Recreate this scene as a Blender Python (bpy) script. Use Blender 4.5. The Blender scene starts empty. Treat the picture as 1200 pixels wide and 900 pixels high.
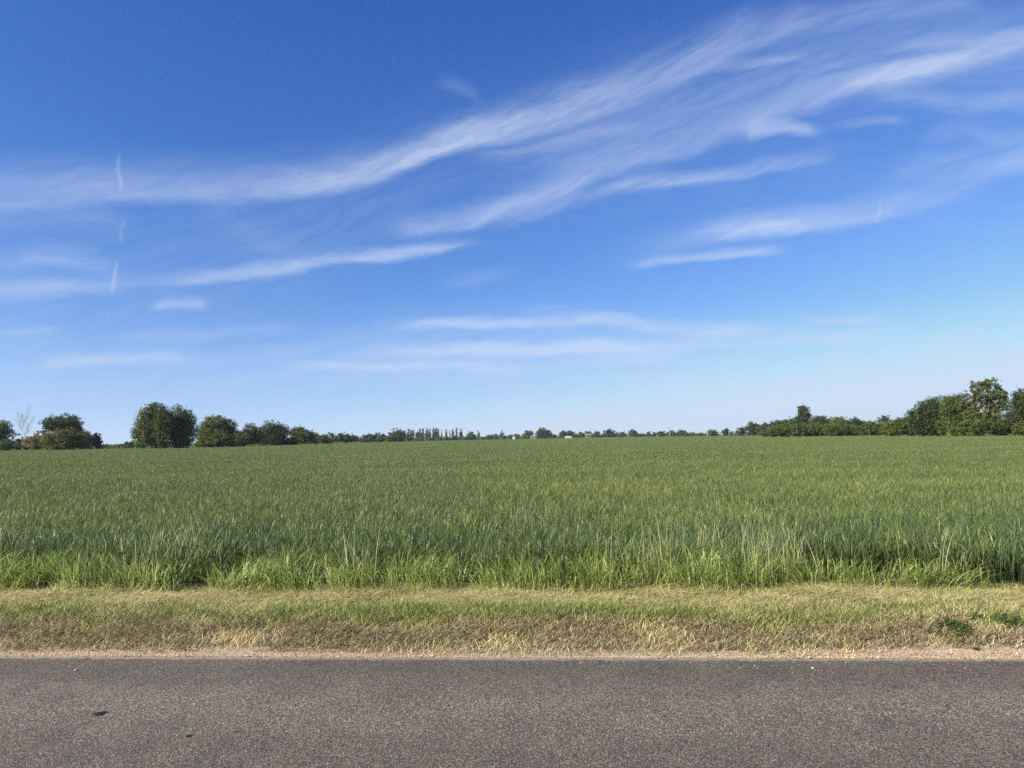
import bpy, math, random
import numpy as np
from mathutils import Vector, Matrix
C = bpy.context.scene.collection
SC = bpy.context.scene
R = math.radians
rng = np.random.default_rng(11)
random.seed(5)

# ------------------------------------------------------------------ camera
F = 906.0                      # focal length in photo pixels (photo 1200 x 900)
PITCH, ROLL, EYE = R(3.94), R(0.90), 1.6
_r0, _f = Vector((1, 0, 0)), Vector((0, math.cos(PITCH), math.sin(PITCH)))
_u0 = _r0.cross(_f)
_R = _r0 * math.cos(ROLL) - _u0 * math.sin(ROLL)
_U = _r0 * math.sin(ROLL) + _u0 * math.cos(ROLL)
cam = bpy.data.cameras.new('camera'); co = bpy.data.objects.new('camera', cam); C.objects.link(co)
cam.sensor_width = 36; cam.lens = F / 1200 * 36; cam.clip_start = .05; cam.clip_end = 9000
m3 = Matrix((_R, _U, -_f)).transposed()
co.matrix_world = Matrix.Translation((0, 0, EYE)) @ m3.to_4x4()
SC.camera = co

def ray(px, py):
    return (_f * F + _R * (px - 600) + _U * (450 - py)).normalized()
def at_dist(px, py, D):        # the point of a sight line that stands D metres out
    d = ray(px, py)
    k = D / d.y
    return Vector((d.x * k, D, EYE + d.z * k))

# ------------------------------------------------------------------ world and sun
SUN_EL, SUN_AZ = R(31), R(-120)        # azimuth clockwise from +Y, so the sun is to the left
SKY = 0.10
EXPO = 1.4
w = bpy.data.worlds.new('World'); SC.world = w; w.use_nodes = True
NT = w.node_tree; NT.nodes.clear()
def wn(t, **k):
    n = NT.nodes.new(t)
    for a, b in k.items(): setattr(n, a, b)
    return n
def wl(a, b): NT.links.new(a, b)
def wm(op, a, b=None, c=None, clamp=False):
    n = wn('ShaderNodeMath', operation=op, use_clamp=clamp)
    for i, v in enumerate((a, b, c)):
        if v is None: continue
        if isinstance(v, (int, float)): n.inputs[i].default_value = v
        else: wl(v, n.inputs[i])
    return n.outputs[0]
sky = wn('ShaderNodeTexSky', sky_type='NISHITA', sun_disc=False)
sky.sun_elevation = SUN_EL; sky.sun_rotation = SUN_AZ
sky.air_density = 1.0; sky.dust_density = 0.3; sky.ozone_density = 2.0
sky.altitude = 0
tc = wn('ShaderNodeTexCoord')
lift = wn('ShaderNodeVectorMath', operation='MULTIPLY_ADD'); wl(tc.outputs['Generated'], lift.inputs[0]); lift.inputs[1].default_value = (1, 1, .90); lift.inputs[2].default_value = (0, 0, .10)
nrm = wn('ShaderNodeVectorMath', operation='NORMALIZE'); wl(lift.outputs[0], nrm.inputs[0]); wl(nrm.outputs[0], sky.inputs[0])
tc = wn('ShaderNodeTexCoord'); sx = wn('ShaderNodeSeparateXYZ'); wl(tc.outputs['Generated'], sx.inputs[0])
X, Y, Z = sx.outputs
U_ = wm('ARCTAN2', X, Y)
hyp = wm('SQRT', wm('ADD', wm('MULTIPLY', X, X), wm('MULTIPLY', Y, Y)))
V_ = wm('DIVIDE', Z, wm('MAXIMUM', hyp, .001))
U0, U1, V0, V1 = -.95, .95, -.05, .95
un = wm('DIVIDE', wm('SUBTRACT', U_, U0), U1 - U0)
vn = wm('DIVIDE', wm('SUBTRACT', V_, V0), V1 - V0)
def uv(px, py):
    d = ray(px, py); return math.atan2(d.x, d.y), d.z / math.hypot(d.x, d.y)
cmb = wn('ShaderNodeCombineXYZ'); wl(U_, cmb.inputs[0]); wl(V_, cmb.inputs[1])
mp = wn('ShaderNodeMapping'); wl(cmb.outputs[0], mp.inputs[0]); mp.inputs['Scale'].default_value = (4.5, 15, 1)
wz = wn('ShaderNodeTexNoise'); wl(mp.outputs[0], wz.inputs['Vector']); wz.inputs['Scale'].default_value = 1.6; wz.inputs['Detail'].default_value = 5; wz.inputs['Roughness'].default_value = .6
warp = wm('MULTIPLY', wm('SUBTRACT', wz.outputs[0], .5), .030)
Vw = wm('ADD', V_, warp)
def curve(fac, pts):
    n = wn('ShaderNodeFloatCurve'); wl(fac, n.inputs['Value']); c = n.mapping.curves[0]
    n.mapping.use_clip = False
    pts = sorted(pts)
    while len(c.points) < len(pts): c.points.new(.5, .5)
    for p, q in zip(c.points, pts): p.location = q; p.handle_type = 'AUTO_CLAMPED'
    n.mapping.update(); return n.outputs[0]
def sstep(x):
    n = wn('ShaderNodeMapRange', interpolation_type='SMOOTHSTEP'); wl(x, n.inputs[0]); return n.outputs[0]
acc = None
def streak(pts, up, dn, fib=.75, skew=.12, seed=[0]):
    """one band of cirrus: pts (px, py, strength), soft widths above / below"""
    global acc
    pts = sorted(pts)
    if pts[0][0] <= 5:
        a, b = pts[0], pts[1]; s = (b[1] - a[1]) / (b[0] - a[0]) * .5
        pts = [(a[0] - 260, a[1] - s * 260, 0), (a[0] - 130, a[1] - s * 130, a[2])] + pts
    if pts[-1][0] >= 1195:
        a, b = pts[-1], pts[-2]; s = (a[1] - b[1]) / (a[0] - b[0]) * .5
        pts = pts + [(a[0] + 130, a[1] + s * 130, a[2]), (a[0] + 260, a[1] + s * 260, 0)]
    cen, amp = [], []
    for px, py, s in pts:
        u, v = uv(px, py); x = (u - U0) / (U1 - U0)
        cen.append((x, v)); amp.append((x, s))
    if pts[len(pts) // 2][1] > 350: amp = [(x, .85 * s_q) for x, s_q in amp]
    e0, e1 = amp[0][0], amp[-1][0]
    if amp[0][1] > 0: amp.insert(0, (e0 - .012, 0))
    if amp[-1][1] > 0: amp.append((e1 + .012, 0))
    amp = [(max(0, amp[0][0] - .01), 0)] + amp + [(min(1, amp[-1][0] + .01), 0)]
    c = curve(un, cen)
    d = wm('SUBTRACT', Vw, c)
    fu = sstep(wm('SUBTRACT', 1, wm('DIVIDE', d, 1.3 * up / F)))
    fd = sstep(wm('ADD', 1, wm('DIVIDE', d, 1.2 * dn / F)))
    a = wm('MAXIMUM', curve(un, amp), 0)
    f = wm('MULTIPLY', wm('MULTIPLY', fu, fd), a)
    seed[0] += 1
    cb = wn('ShaderNodeCombineXYZ'); wl(wm('MULTIPLY', U_, 6.), cb.inputs[0]); wl(wm('MULTIPLY', wm('SUBTRACT', d, wm('MULTIPLY', U_, skew)), 34), cb.inputs[1]); cb.inputs[2].default_value = seed[0] * 3.7
    nz = wn('ShaderNodeTexNoise'); wl(cb.outputs[0], nz.inputs['Vector']); nz.inputs['Scale'].default_value = 1.9; nz.inputs['Detail'].default_value = 4.5; nz.inputs['Roughness'].default_value = .66
    t = sstep(wm('MULTIPLY_ADD', nz.outputs[0], 2.6, -.72))
    t = wm('MULTIPLY_ADD', t, fib * .82, 1 - fib * .82)
    f = wm('MULTIPLY', f, t)
    acc = f if acc is None else wm('ADD', acc, f)
W = [
 ([(0,238,.45),(100,230,.5),(200,228,.45),(300,226,.5),(380,218,.6),(450,200,.75),(520,172,.85),(600,155,.8),(680,135,.65),(740,115,.55),(800,88,.45),(860,60,.38),(930,30,.25),(1000,5,.0)], 26, 15, .6),
 ([(0,214,.28),(120,210,.28),(260,208,.2),(400,196,.12),(480,180,0)], 34, 26, .6),
 ([(80,328,0),(200,332,.45),(260,326,.65),(330,318,.75),(400,305,.7),(460,300,.65),(520,292,.5),(585,281,0)], 14, 8, .5),
 ([(0,341,.6),(60,339,.55),(130,341,.4),(210,336,0)], 17, 11, .6),
 ([(0,306,.3),(60,302,.42),(120,312,.3),(190,325,0)], 16, 14, .6),
 ([(420,278,0),(480,270,.45),(540,260,.65),(600,242,.75),(660,222,.7),(720,196,.45),(800,176,.4),(900,136,.5),(1000,106,.5),(1060,92,.65),(1130,76,.4),(1200,60,.15)], 22, 14, .6),
 ([(560,222,0),(700,182,.3),(800,150,.25),(900,112,.2),(1000,84,.25),(1100,60,.2),(1200,30,.1)], 44, 30, .8),
 ([(960,104,0),(1000,98,.3),(1060,84,.5),(1130,66,.55),(1200,48,.4)], 15, 12, .7),
 ([(800,92,0),(850,76,.4),(900,70,.5),(960,66,0)], 8, 8, .7),
 ([(690,226,0),(740,220,.5),(800,216,.6),(850,208,.6),(900,196,.5),(960,188,.35),(1020,172,0)], 15, 9, .7),
 ([(850,166,0),(880,157,.7),(910,151,.85),(950,155,.6),(985,162,0)], 14, 10, .5),
 ([(640,312,0),(780,290,.25),(840,276,.65),(900,268,.8),(960,262,.65),(1030,250,.55),(1100,232,.35),(1200,198,.3)], 24, 14, .7),
 ([(705,314,0),(760,308,.6),(820,301,.7),(880,294,.75),(935,291,0)], 8, 7, .4),
 ([(160,362,0),(185,359,.65),(205,357,.8),(235,358,.6),(255,360,0)], 9, 7, .35),
 ([(500,337,0),(560,328,.2),(625,317,0)], 12, 9, .5),
 ([(0,388,.35),(50,387,.35),(80,386,0)], 7, 6, .4),
 ([(90,396,0),(200,394,.25),(300,388,.25),(385,376,0)], 9, 8, .6),
 ([(10,432,0),(60,427,.55),(120,424,.7),(200,419,.6),(250,417,0)], 9, 8, .5),
 ([(360,392,0),(480,382,.5),(560,379,.9),(640,379,.8),(700,376,1.),(760,380,.8),(860,388,.6),(940,387,0)], 11, 8, .6),
 ([(330,405,0),(500,411,.75),(600,410,1.1),(700,408,1.1),(800,405,.6),(1000,395,.5),(1130,383,0)], 11, 9, .5),
 ([(300,434,0),(400,430,.55),(500,428,.6),(600,434,.4),(690,436,0)], 9, 8, .5),
 ([(930,379,0),(980,377,.7),(1020,375,.6),(1090,371,0)], 6, 5, .4),
 ([(660,428,0),(740,420,.45),(830,411,0)], 9, 8, .5),
 ([(0,412,.2),(300,420,.35),(600,412,.6),(900,422,.45),(1200,410,.45)], 55, 50, .8),
 ([(0,462,.45),(300,466,.45),(600,465,.4),(900,470,.3),(1200,465,.3)], 60, 60, .5),
 ([(560,170,0),(700,140,.18),(900,90,.27),(1100,70,.30),(1200,80,.34)], 90, 70, .8),
 ([(940,160,0),(990,146,.25),(1040,141,.35),(1075,147,0)], 9, 9, .6),
 ([(1000,112,0),(1080,116,.4),(1150,128,.4),(1200,120,.35)], 18, 13, .8),
 ([(500,98,0),(540,104,.18),(575,122,0)], 14, 12, .5),
 ([(1000,225,0),(1100,196,.35),(1200,184,.35)], 26, 20, .8),
 ([(0,350,.12),(300,300,.16),(600,200,.12),(900,220,.12),(1200,260,.10)], 110, 90, .9),
]
W += [
 ([(1010,62,0),(1090,50,.3),(1160,46,.35),(1200,40,.3)], 10, 8, .7),
 ([(860,52,0),(940,28,.3),(1040,14,.35),(1140,0,.2)], 26, 18, .8),
 ([(1060,165,0),(1120,152,.3),(1180,160,.25),(1200,158,.2)], 12, 12, .7),
 ([(0,262,.2),(90,258,.3),(180,264,0)], 18, 16, .8),
 ([(240,232,0),(330,222,.25),(440,196,.3),(560,150,.4),(660,120,.45),(760,86,.35),(860,40,.3),(920,0,0)], 30, 18, .85),
 ([(520,188,0),(580,184,.3),(650,168,.35),(720,152,.2),(780,138,0)], 12, 10, .6),
 ([(560,268,0),(620,252,.35),(700,226,.35),(760,206,.2),(820,190,0)], 12, 12, .7),
 ([(400,306,0),(450,296,.4),(520,290,.4),(580,281,0)], 7, 7, .5),
 ([(820,285,0),(870,266,.45),(930,258,.3),(990,258,0)], 12, 12, .7),
 ([(600,366,0),(640,362,.25),(680,358,0)], 6, 5, .5),
 ([(720,392,0),(830,392,.35),(930,386,.2),(1000,388,0)], 8, 7, .5),
 ([(200,210,0),(260,250,.10),(330,290,.12),(380,300,0)], 30, 30, .9),
]
for i, (pts, up, dn, fib) in enumerate(W): streak(pts, up, dn, fib, (.12, .22, .05, .16)[i % 4])
# short upright contrail shreds
for (xa, ya), (xb, yb), s in (((139,178),(141,226),.4),((143,252),(142,290),.22),((136,303),(134,346),.55),((126,366),(126,380),.14),((1032,232),(1026,264),.28)):
    ua, va = uv(xa, ya); ub, vb = uv(xb, yb)
    k = (ub - ua) / (vb - va)
    cu = wm('MULTIPLY_ADD', V_, k, ua - k * va)
    d = wm('SUBTRACT', U_, wm('ADD', cu, wm('MULTIPLY', warp, .6)))
    f = sstep(wm('SUBTRACT', 1, wm('DIVIDE', wm('ABSOLUTE', d), 3.4 / F)))
    mid, half = (va + vb) / 2, abs(va - vb) / 2
    e = sstep(wm('MULTIPLY', wm('SUBTRACT', 1, wm('DIVIDE', wm('ABSOLUTE', wm('SUBTRACT', V_, mid)), half)), 2.2))
    nz = wn('ShaderNodeTexNoise'); wl(cmb.outputs[0], nz.inputs['Vector']); nz.inputs['Scale'].default_value = 130
    f = wm('MULTIPLY', wm('MULTIPLY', f, e), wm('MULTIPLY', nz.outputs[0], 1.4 * s))
    acc = wm('ADD', acc, f)
cloud = wm('MULTIPLY', wm('MINIMUM', acc, 1.1), .64, clamp=True)
# a little more contrast and blue in the clear air, as the camera recorded it
sep = wn('ShaderNodeSeparateColor'); wl(sky.outputs[0], sep.inputs[0]); hs = wn('ShaderNodeCombineColor')
for i, (gm, gain) in enumerate(((2.0, 4.7), (1.53, 2.3), (1.08, 1.88))):
    r_ = wm('MULTIPLY', wm('POWER', wm('MULTIPLY', sep.outputs[i], .1), gm), gain)
    sm = wn('ShaderNodeMath', operation='SMOOTH_MIN'); wl(r_, sm.inputs[0]); sm.inputs[1].default_value = (.62, .76, .93)[i]; sm.inputs[2].default_value = (.2, .2, .12)[i]
    wl(wm('MULTIPLY', sm.outputs[0], 10 / 2 ** EXPO), hs.inputs[i])
mix = wn('ShaderNodeMix', data_type='RGBA'); wl(cloud, mix.inputs[0]); wl(hs.outputs[0], mix.inputs[6]); mix.inputs[7].default_value = tuple(10 / 2 ** EXPO * c for c in (.62, .73, .95)) + (1,)
bg = wn('ShaderNodeBackground'); wl(mix.outputs[2], bg.inputs[0]); bg.inputs[1].default_value = SKY
out = wn('ShaderNodeOutputWorld'); wl(bg.outputs[0], out.inputs[0])
try:
    w.cycles.sampling_method = 'MANUAL'; w.cycles.sample_map_resolution = 256
except Exception: pass

sl = bpy.data.lights.new('sun', 'SUN'); sl.energy = 4.4; sl.angle = R(.53); sl.color = (1, .91, .76)
so = bpy.data.objects.new('sun', sl); C.objects.link(so)
sd = Vector((math.sin(SUN_AZ) * math.cos(SUN_EL), math.cos(SUN_AZ) * math.cos(SUN_EL), math.sin(SUN_EL)))
so.rotation_euler = sd.to_track_quat('Z', 'Y').to_euler()
vs = SC.view_settings; vs.view_transform = 'Standard'; vs.look = 'None'; vs.exposure = EXPO; vs.gamma = 1; vs.use_curve_mapping = False
SC.cycles.use_denoising = False; SC.cycles.max_bounces = 6; SC.cycles.transparent_max_bounces = 4; SC.cycles.volume_bounces = 0
SC.cycles.diffuse_bounces = 3; SC.cycles.transmission_bounces = 3

# ------------------------------------------------------------------ helpers
def mat(name):
    m = bpy.data.materials.new(name); m.use_nodes = True; m.node_tree.nodes.clear(); return m
class G:                                   # small node-graph writer
    def __init__(s, m): s.t = m.node_tree
    def n(s, t, **k):
        n = s.t.nodes.new(t)
        for a, b in k.items(): setattr(n, a, b)
        return n
    def l(s, a, b): s.t.links.new(a, b)
    def m(s, op, a, b=None, c=None, clamp=False):
        n = s.n('ShaderNodeMath', operation=op, use_clamp=clamp)
        for i, v in enumerate((a, b, c)):
            if v is None: continue
            if isinstance(v, (int, float)): n.inputs[i].default_value = v
            else: s.l(v, n.inputs[i])
        return n.outputs[0]
    def pos(s): return s.n('ShaderNodeNewGeometry').outputs['Position']
    def noise(s, vec, scale, detail=3, rough=.5, sc3=None, loc=None):
        if sc3 is not None or loc is not None:
            mp = s.n('ShaderNodeMapping'); s.l(vec, mp.inputs[0])
            if sc3: mp.inputs['Scale'].default_value = sc3
            if loc: mp.inputs['Location'].default_value = loc
            vec = mp.outputs[0]
        z = s.n('ShaderNodeTexNoise'); s.l(vec, z.inputs['Vector']); z.inputs['Scale'].default_value = scale; z.inputs['Detail'].default_value = detail; z.inputs['Roughness'].default_value = rough
        return z.outputs[0]
    def ramp(s, fac, stops, interp='LINEAR'):
        r = s.n('ShaderNodeValToRGB'); s.l(fac, r.inputs[0]); r.color_ramp.interpolation = interp
        e = r.color_ramp.elements
        while len(e) < len(stops): e.new(.5)
        for q, (p, c) in zip(e, stops): q.position = p; q.color = (*c, 1)
        return r.outputs[0]
    def mix(s, f, a, b):
        x = s.n('ShaderNodeMix', data_type='RGBA')
        for i, v in ((0, f), (6, a), (7, b)):
            if isinstance(v, (int, float)): x.inputs[i].default_value = v
            elif isinstance(v, tuple): x.inputs[i].default_value = (*v, 1)
            else: s.l(v, x.inputs[i])
        return x.outputs[2]
    def rng(s, v, a, b, c=0., d=1.):
        n = s.n('ShaderNodeMapRange', interpolation_type='SMOOTHSTEP'); s.l(v, n.inputs[0])
        for i, q in enumerate((a, b, c, d)): n.inputs[i + 1].default_value = q
        return n.outputs[0]
    def attr(s, name):
        a = s.n('ShaderNodeAttribute', attribute_name=name); return a.outputs['Fac']
    def out(s, col, rough=.8, trans=0., spec=.3, bump=None, bstr=.5, bdist=.01, tcol=None):
        p = s.n('ShaderNodeBsdfPrincipled'); p.inputs['Roughness'].default_value = rough; p.inputs['Specular IOR Level'].default_value = spec
        if isinstance(col, tuple): p.inputs['Base Color'].default_value = (*col, 1)
        else: s.l(col, p.inputs['Base Color'])
        if bump is not None:
            b = s.n('ShaderNodeBump'); s.l(bump, b.inputs['Height']); b.inputs['Strength'].default_value = bstr; b.inputs['Distance'].default_value = bdist
            s.l(b.outputs[0], p.inputs['Normal'])
        o = s.n('ShaderNodeOutputMaterial'); sh = p.outputs[0]
        if trans:
            t = s.n('ShaderNodeBsdfTranslucent'); c2 = tcol if tcol is not None else col
            if isinstance(c2, tuple): t.inputs[0].default_value = (*c2, 1)
            else: s.l(c2, t.inputs[0])
            x = s.n('ShaderNodeMixShader'); x.inputs[0].default_value = trans; s.l(sh, x.inputs[1]); s.l(t.outputs[0], x.inputs[2]); sh = x.outputs[0]
        s.l(sh, o.inputs[0])

def link(name, me, m=None, parent=None):
    o = bpy.data.objects.new(name, me); C.objects.link(o)
    if m is not None: me.materials.append(m)
    if parent is not None: o.parent = parent
    return o
def tag(o, label=None, cat=None, group=None, kind=None):
    for k, v in (('label', label), ('category', cat), ('group', group), ('kind', kind)):
        if v: o[k] = v
    return o
def thing(name, loc, label, cat, group=None):
    o = bpy.data.objects.new(name, None); C.objects.link(o); o.location = loc; o.empty_display_size = .2
    return tag(o, label, cat, group)
def np_mesh(name, V, faces_by_n, attrs=None, smooth=False):
    """faces_by_n: list of int arrays (n, k)"""
    me = bpy.data.meshes.new(name)
    V = np.asarray(V, np.float32); me.vertices.add(len(V)); me.vertices.foreach_set('co', V.ravel())
    fl = [f for f in faces_by_n if len(f)]
    if fl:
        loops = np.concatenate([f.ravel() for f in fl]).astype(np.int32)
        tot = np.concatenate([np.full(len(f), f.shape[1], np.int32) for f in fl])
        st = np.concatenate([[0], np.cumsum(tot)[:-1]]).astype(np.int32)
        me.loops.add(len(loops)); me.loops.foreach_set('vertex_index', loops)
        me.polygons.add(len(tot)); me.polygons.foreach_set('loop_start', st); me.polygons.foreach_set('loop_total', tot)
        me.polygons.foreach_set('use_smooth', np.full(len(tot), smooth))
    for k, a in (attrs or {}).items():
        a = np.asarray(a)
        at = me.attributes.new(k, 'INT' if a.dtype.kind == 'i' else 'FLOAT', 'POINT')
        at.data.foreach_set('value', a.astype(np.int32 if a.dtype.kind == 'i' else np.float32))
    me.update(calc_edges=True)
    return me

# road frame: s across the road (away from the camera), t along it
TH = math.atan(0.064)
ct, st_ = math.cos(TH), math.sin(TH)
def world_xy(t, s): return t * ct + s * st_, -t * st_ + s * ct
def S_of(x, y): return x * st_ + y * ct
EDGE = 5.75
PS = np.array([-2000, -1.6, -1.0, -.35, -.2, EDGE, 5.90, 6.0, 6.2, 6.45, 6.7, 7.5, 8.4, 9.2, 12, 3000.])
PZ = np.array([.12, .12, .10, .03, -.012, -.012, .006, .025, .075, .12, .135, .15, .12, .09, .08, .08])
def lump(t, s):
    return (np.sin(t * 1.7 + s * 3.1) * .5 + np.sin(t * 4.3 - s * 5.7 + 1) * .3 + np.sin(t * 9.1 + s * 11 + 2) * .2)
def gz(t, s):
    t, s = np.asarray(t, float), np.asarray(s, float)
    z = np.interp(s, PS, PZ)
    k = np.clip((s - 5.85) / .4, 0, 1) * np.clip((10 - s) / 1.5, 0, 1)
    return z + lump(t, s) * .022 * k
def gz_nodes(g):
    p = g.pos(); q = g.n('ShaderNodeVectorRotate', rotation_type='Z_AXIS'); g.l(p, q.inputs[0]); q.inputs['Angle'].default_value = TH
    sp = g.n('ShaderNodeSeparateXYZ'); g.l(q.outputs[0], sp.inputs[0])
    return q.outputs[0], sp.outputs[0], sp.outputs[1]          # (t,s,z), t, s

# ------------------------------------------------------------------ ground
m = mat('soil_and_grass_ground'); g = G(m); q, t_, s_ = gz_nodes(g)
n1 = g.noise(q, 9, 5, .6); n2 = g.noise(q, 60, 3, .6); n3 = g.noise(q, .9, 3, .5)
vor = g.n('ShaderNodeTexVoronoi'); g.l(q, vor.inputs['Vector']); vor.inputs['Scale'].default_value = 75
stone = g.ramp(vor.outputs['Color'], [(0, (.20, .155, .105)), (.5, (.38, .31, .22)), (1, (.55, .48, .37))])
sand = g.mix(n2, (.26, .20, .14), stone)
soil = g.ramp(n1, [(.3, (.055, .042, .026)), (.55, (.15, .115, .07)), (.8, (.23, .18, .11))])
edge = g.m('ADD', s_, g.m('MULTIPLY', g.m('SUBTRACT', n1, .5), .25))
lim = g.m('SUBTRACT', edge, g.m('MULTIPLY', g.rng(t_, 1, 5), .2))
near = g.mix(g.rng(lim, 5.86, 6.0), sand, soil)
past = g.ramp(g.noise(q, .02, 4, .6), [(.3, (.045, .075, .024)), (.7, (.075, .10, .035))])
col = g.mix(g.rng(s_, 7.4, 8.2), near, g.ramp(n1, [(.3, (.03, .028, .015)), (.8, (.075, .065, .035))]))
col = g.mix(g.rng(s_, 140, 260), col, past)
col = g.mix(g.rng(s_, -1.0, -.3), g.ramp(n1, [(.3, (.05, .07, .02)), (.8, (.14, .13, .06))]), col)
g.out(col, .95, bump=g.m('ADD', vor.outputs['Distance'], n2), bstr=.6, bdist=.012, spec=.0)
M_ground = m
tt = np.concatenate([[-1500, -600, -200, -60, -25], np.arange(-14, 14.01, .1), [25, 60, 200, 600, 1500]])
ss = np.concatenate([[-900, -200, -40, -10, -3], np.arange(-1.7, 0, .15), [2.5], np.arange(EDGE - .08, 10.0, .07), [11, 12, 15, 20, 40, 80, 150, 300, 600, 1000, 1500]])
T, S_ = np.meshgrid(tt, ss); Xg, Yg = world_xy(T, S_); Zg = gz(T, S_)
Zg = np.where(np.abs(T) > 14, np.interp(S_, PS, PZ), Zg)
nr, nc = T.shape; idx = np.arange(nr * nc).reshape(nr, nc)
quads = np.stack([idx[:-1, :-1], idx[:-1, 1:], idx[1:, 1:], idx[1:, :-1]], -1).reshape(-1, 4)
tag(link('ground', np_mesh('ground', np.stack([Xg, Yg, Zg], -1).reshape(-1, 3), [quads], smooth=True), M_ground), kind='structure')

# ------------------------------------------------------------------ road
m = mat('asphalt'); g = G(m); q, t_, s_ = gz_nodes(g)
v1 = g.n('ShaderNodeTexVoronoi'); g.l(q, v1.inputs['Vector']); v1.inputs['Scale'].default_value = 190
v2 = g.n('ShaderNodeTexVoronoi'); g.l(q, v2.inputs['Vector']); v2.inputs['Scale'].default_value = 96
sp1 = g.n('ShaderNodeSeparateColor'); g.l(v1.outputs['Color'], sp1.inputs[0])
sp2 = g.n('ShaderNodeSeparateColor'); g.l(v2.outputs['Color'], sp2.inputs[0])
fine = g.ramp(sp1.outputs[0], [(0, (.022, .020, .017)), (.4, (.052, .047, .040)), (.8, (.115, .104, .082)), (1, (.30, .27, .215))])
worn = g.m('ADD', g.noise(q, .8, 4, .6, sc3=(.35, 1.4, 1)), g.m('MULTIPLY', g.rng(s_, 5.35, 4.75), .22))
worn = g.rng(g.m('SUBTRACT', worn, g.m('MULTIPLY', g.rng(s_, 4.2, 3.8), .08)), .50, .80)
chips = g.m('MULTIPLY', g.m('GREATER_THAN', sp2.outputs[1], g.m('SUBTRACT', .965, g.m('MULTIPLY', worn, .30))), g.m('LESS_THAN', v2.outputs['Distance'], .36))
chipc = g.ramp(sp2.outputs[2], [(0, (.15, .13, .10)), (.7, (.28, .245, .19)), (1, (.55, .50, .41))])
col = g.mix(g.m('MULTIPLY', chips, .85), fine, chipc)
tone = g.ramp(g.noise(q, 2.6, 5, .6), [(.3, (.80, .80, .81)), (.7, (1.14, 1.12, 1.08))])
mu = g.n('ShaderNodeMix', data_type='RGBA', blend_type='MULTIPLY'); mu.inputs[0].default_value = 1; g.l(col, mu.inputs[6]); g.l(tone, mu.inputs[7])
band = g.ramp(g.m('DIVIDE', g.m('ADD', s_, g.m('MULTIPLY', g.noise(q, .5, 3, .5, sc3=(.25, 1, 1)), .35)), 6.0), [(.45, (.90, .90, .90)), (.70, (.93, .92, .91)), (.79, (1.10, 1.10, 1.08)), (.86, (1.08, 1.07, 1.05)), (.93, (.84, .84, .84)), (1, (.95, .94, .92))])
mb = g.n('ShaderNodeMix', data_type='RGBA', blend_type='MULTIPLY'); mb.inputs[0].default_value = 1; g.l(mu.outputs[2], mb.inputs[6]); g.l(band, mb.inputs[7]); mu = mb
dust = g.m('MULTIPLY', g.rng(g.m('ADD', s_, g.m('MULTIPLY', g.noise(q, 14, 5, .6), .16)), EDGE - .03, EDGE + .08), .8)
col = g.mix(dust, mu.outputs[2], (.30, .24, .17))
g.out(col, .82, bump=g.m('ADD', g.m('MULTIPLY', v1.outputs['Distance'], -.8), g.m('MULTIPLY', v2.outputs['Distance'], -.5)), bstr=.45, bdist=.006, spec=.35)
tt = np.concatenate([[-1500, -400, -100, -30], np.arange(-14, 14.001, .035), [30, 100, 400, 1500]])
rows = [-.25, 1, 2.7, 4.5, 5.4, EDGE]
jag = np.convolve(rng.normal(0, 1, len(tt)), np.ones(9) / 9, 'same') * .030 + rng.normal(0, .005, len(tt))
T, S_ = np.meshgrid(tt, rows); S_ = S_.copy(); S_[-1] += jag; S_[0] -= jag
Xg, Yg = world_xy(T, S_); Zg = np.zeros_like(T) + np.array([-.01, .01, .025, .01, .004, -.002])[:, None]
nr, nc = T.shape; idx = np.arange(nr * nc).reshape(nr, nc)
quads = np.stack([idx[:-1, :-1], idx[:-1, 1:], idx[1:, 1:], idx[1:, :-1]], -1).reshape(-1, 4)
tag(link('road', np_mesh('road', np.stack([Xg, Yg, Zg], -1).reshape(-1, 3), [quads], smooth=True), m), kind='structure')

# ------------------------------------------------------------------ blades
def blades(x, y, z, h, w_, ang, lean, face, segs, tint, curl=2.0, droop=0.):
    """strips of grass; ang = lean heading, lean = tip offset / h, face = heading of the strip's width"""
    n = len(x); k = np.linspace(0, 1, segs + 1)
    P = []
    for f in k:
        off = lean * h * f ** curl
        zz = z + h * (f - droop * f ** 3)
        P.append(np.stack([x + np.cos(ang) * off, y + np.sin(ang) * off, zz], -1))
    P = np.stack(P, 1)                                     # n, segs+1, 3
    wd = np.stack([np.cos(face), np.sin(face), np.zeros(n)], -1)
    prof = np.array([.55, 1, .9, .7, .5, .3][:segs]) if segs > 2 else np.array([1, .8][:segs])
    L = P[:, :segs] - wd[:, None] * (w_[:, None] * prof / 2)[..., None]
    Rr = P[:, :segs] + wd[:, None] * (w_[:, None] * prof / 2)[..., None]
    V = np.concatenate([np.stack([L, Rr], 2).reshape(n, 2 * segs, 3), P[:, segs:]], 1)
    nv = 2 * segs + 1; base = (np.arange(n) * nv)[:, None]
    Q = [base + np.array([2 * i, 2 * i + 1, 2 * i + 3, 2 * i + 2]) for i in range(segs - 1)]
    Q = np.concatenate(Q) if Q else np.zeros((0, 4), int)
    Tt = base + np.array([2 * segs - 2, 2 * segs - 1, 2 * segs])
    hh = np.concatenate([np.repeat(k[:segs], 2), [1.]])
    return V.reshape(-1, 3), Q, Tt, np.repeat(tint, nv), np.tile(hh, n)
def merge(parts):
    V, Q, Tt, a, b = [], [], [], [], []; o = 0
    for p in parts:
        V.append(p[0]); Q.append(p[1] + o); Tt.append(p[2] + o); a.append(p[3]); b.append(p[4]); o += len(p[0])
    return np.concatenate(V), np.concatenate(Q), np.concatenate(Tt), np.concatenate(a), np.concatenate(b)

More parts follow.
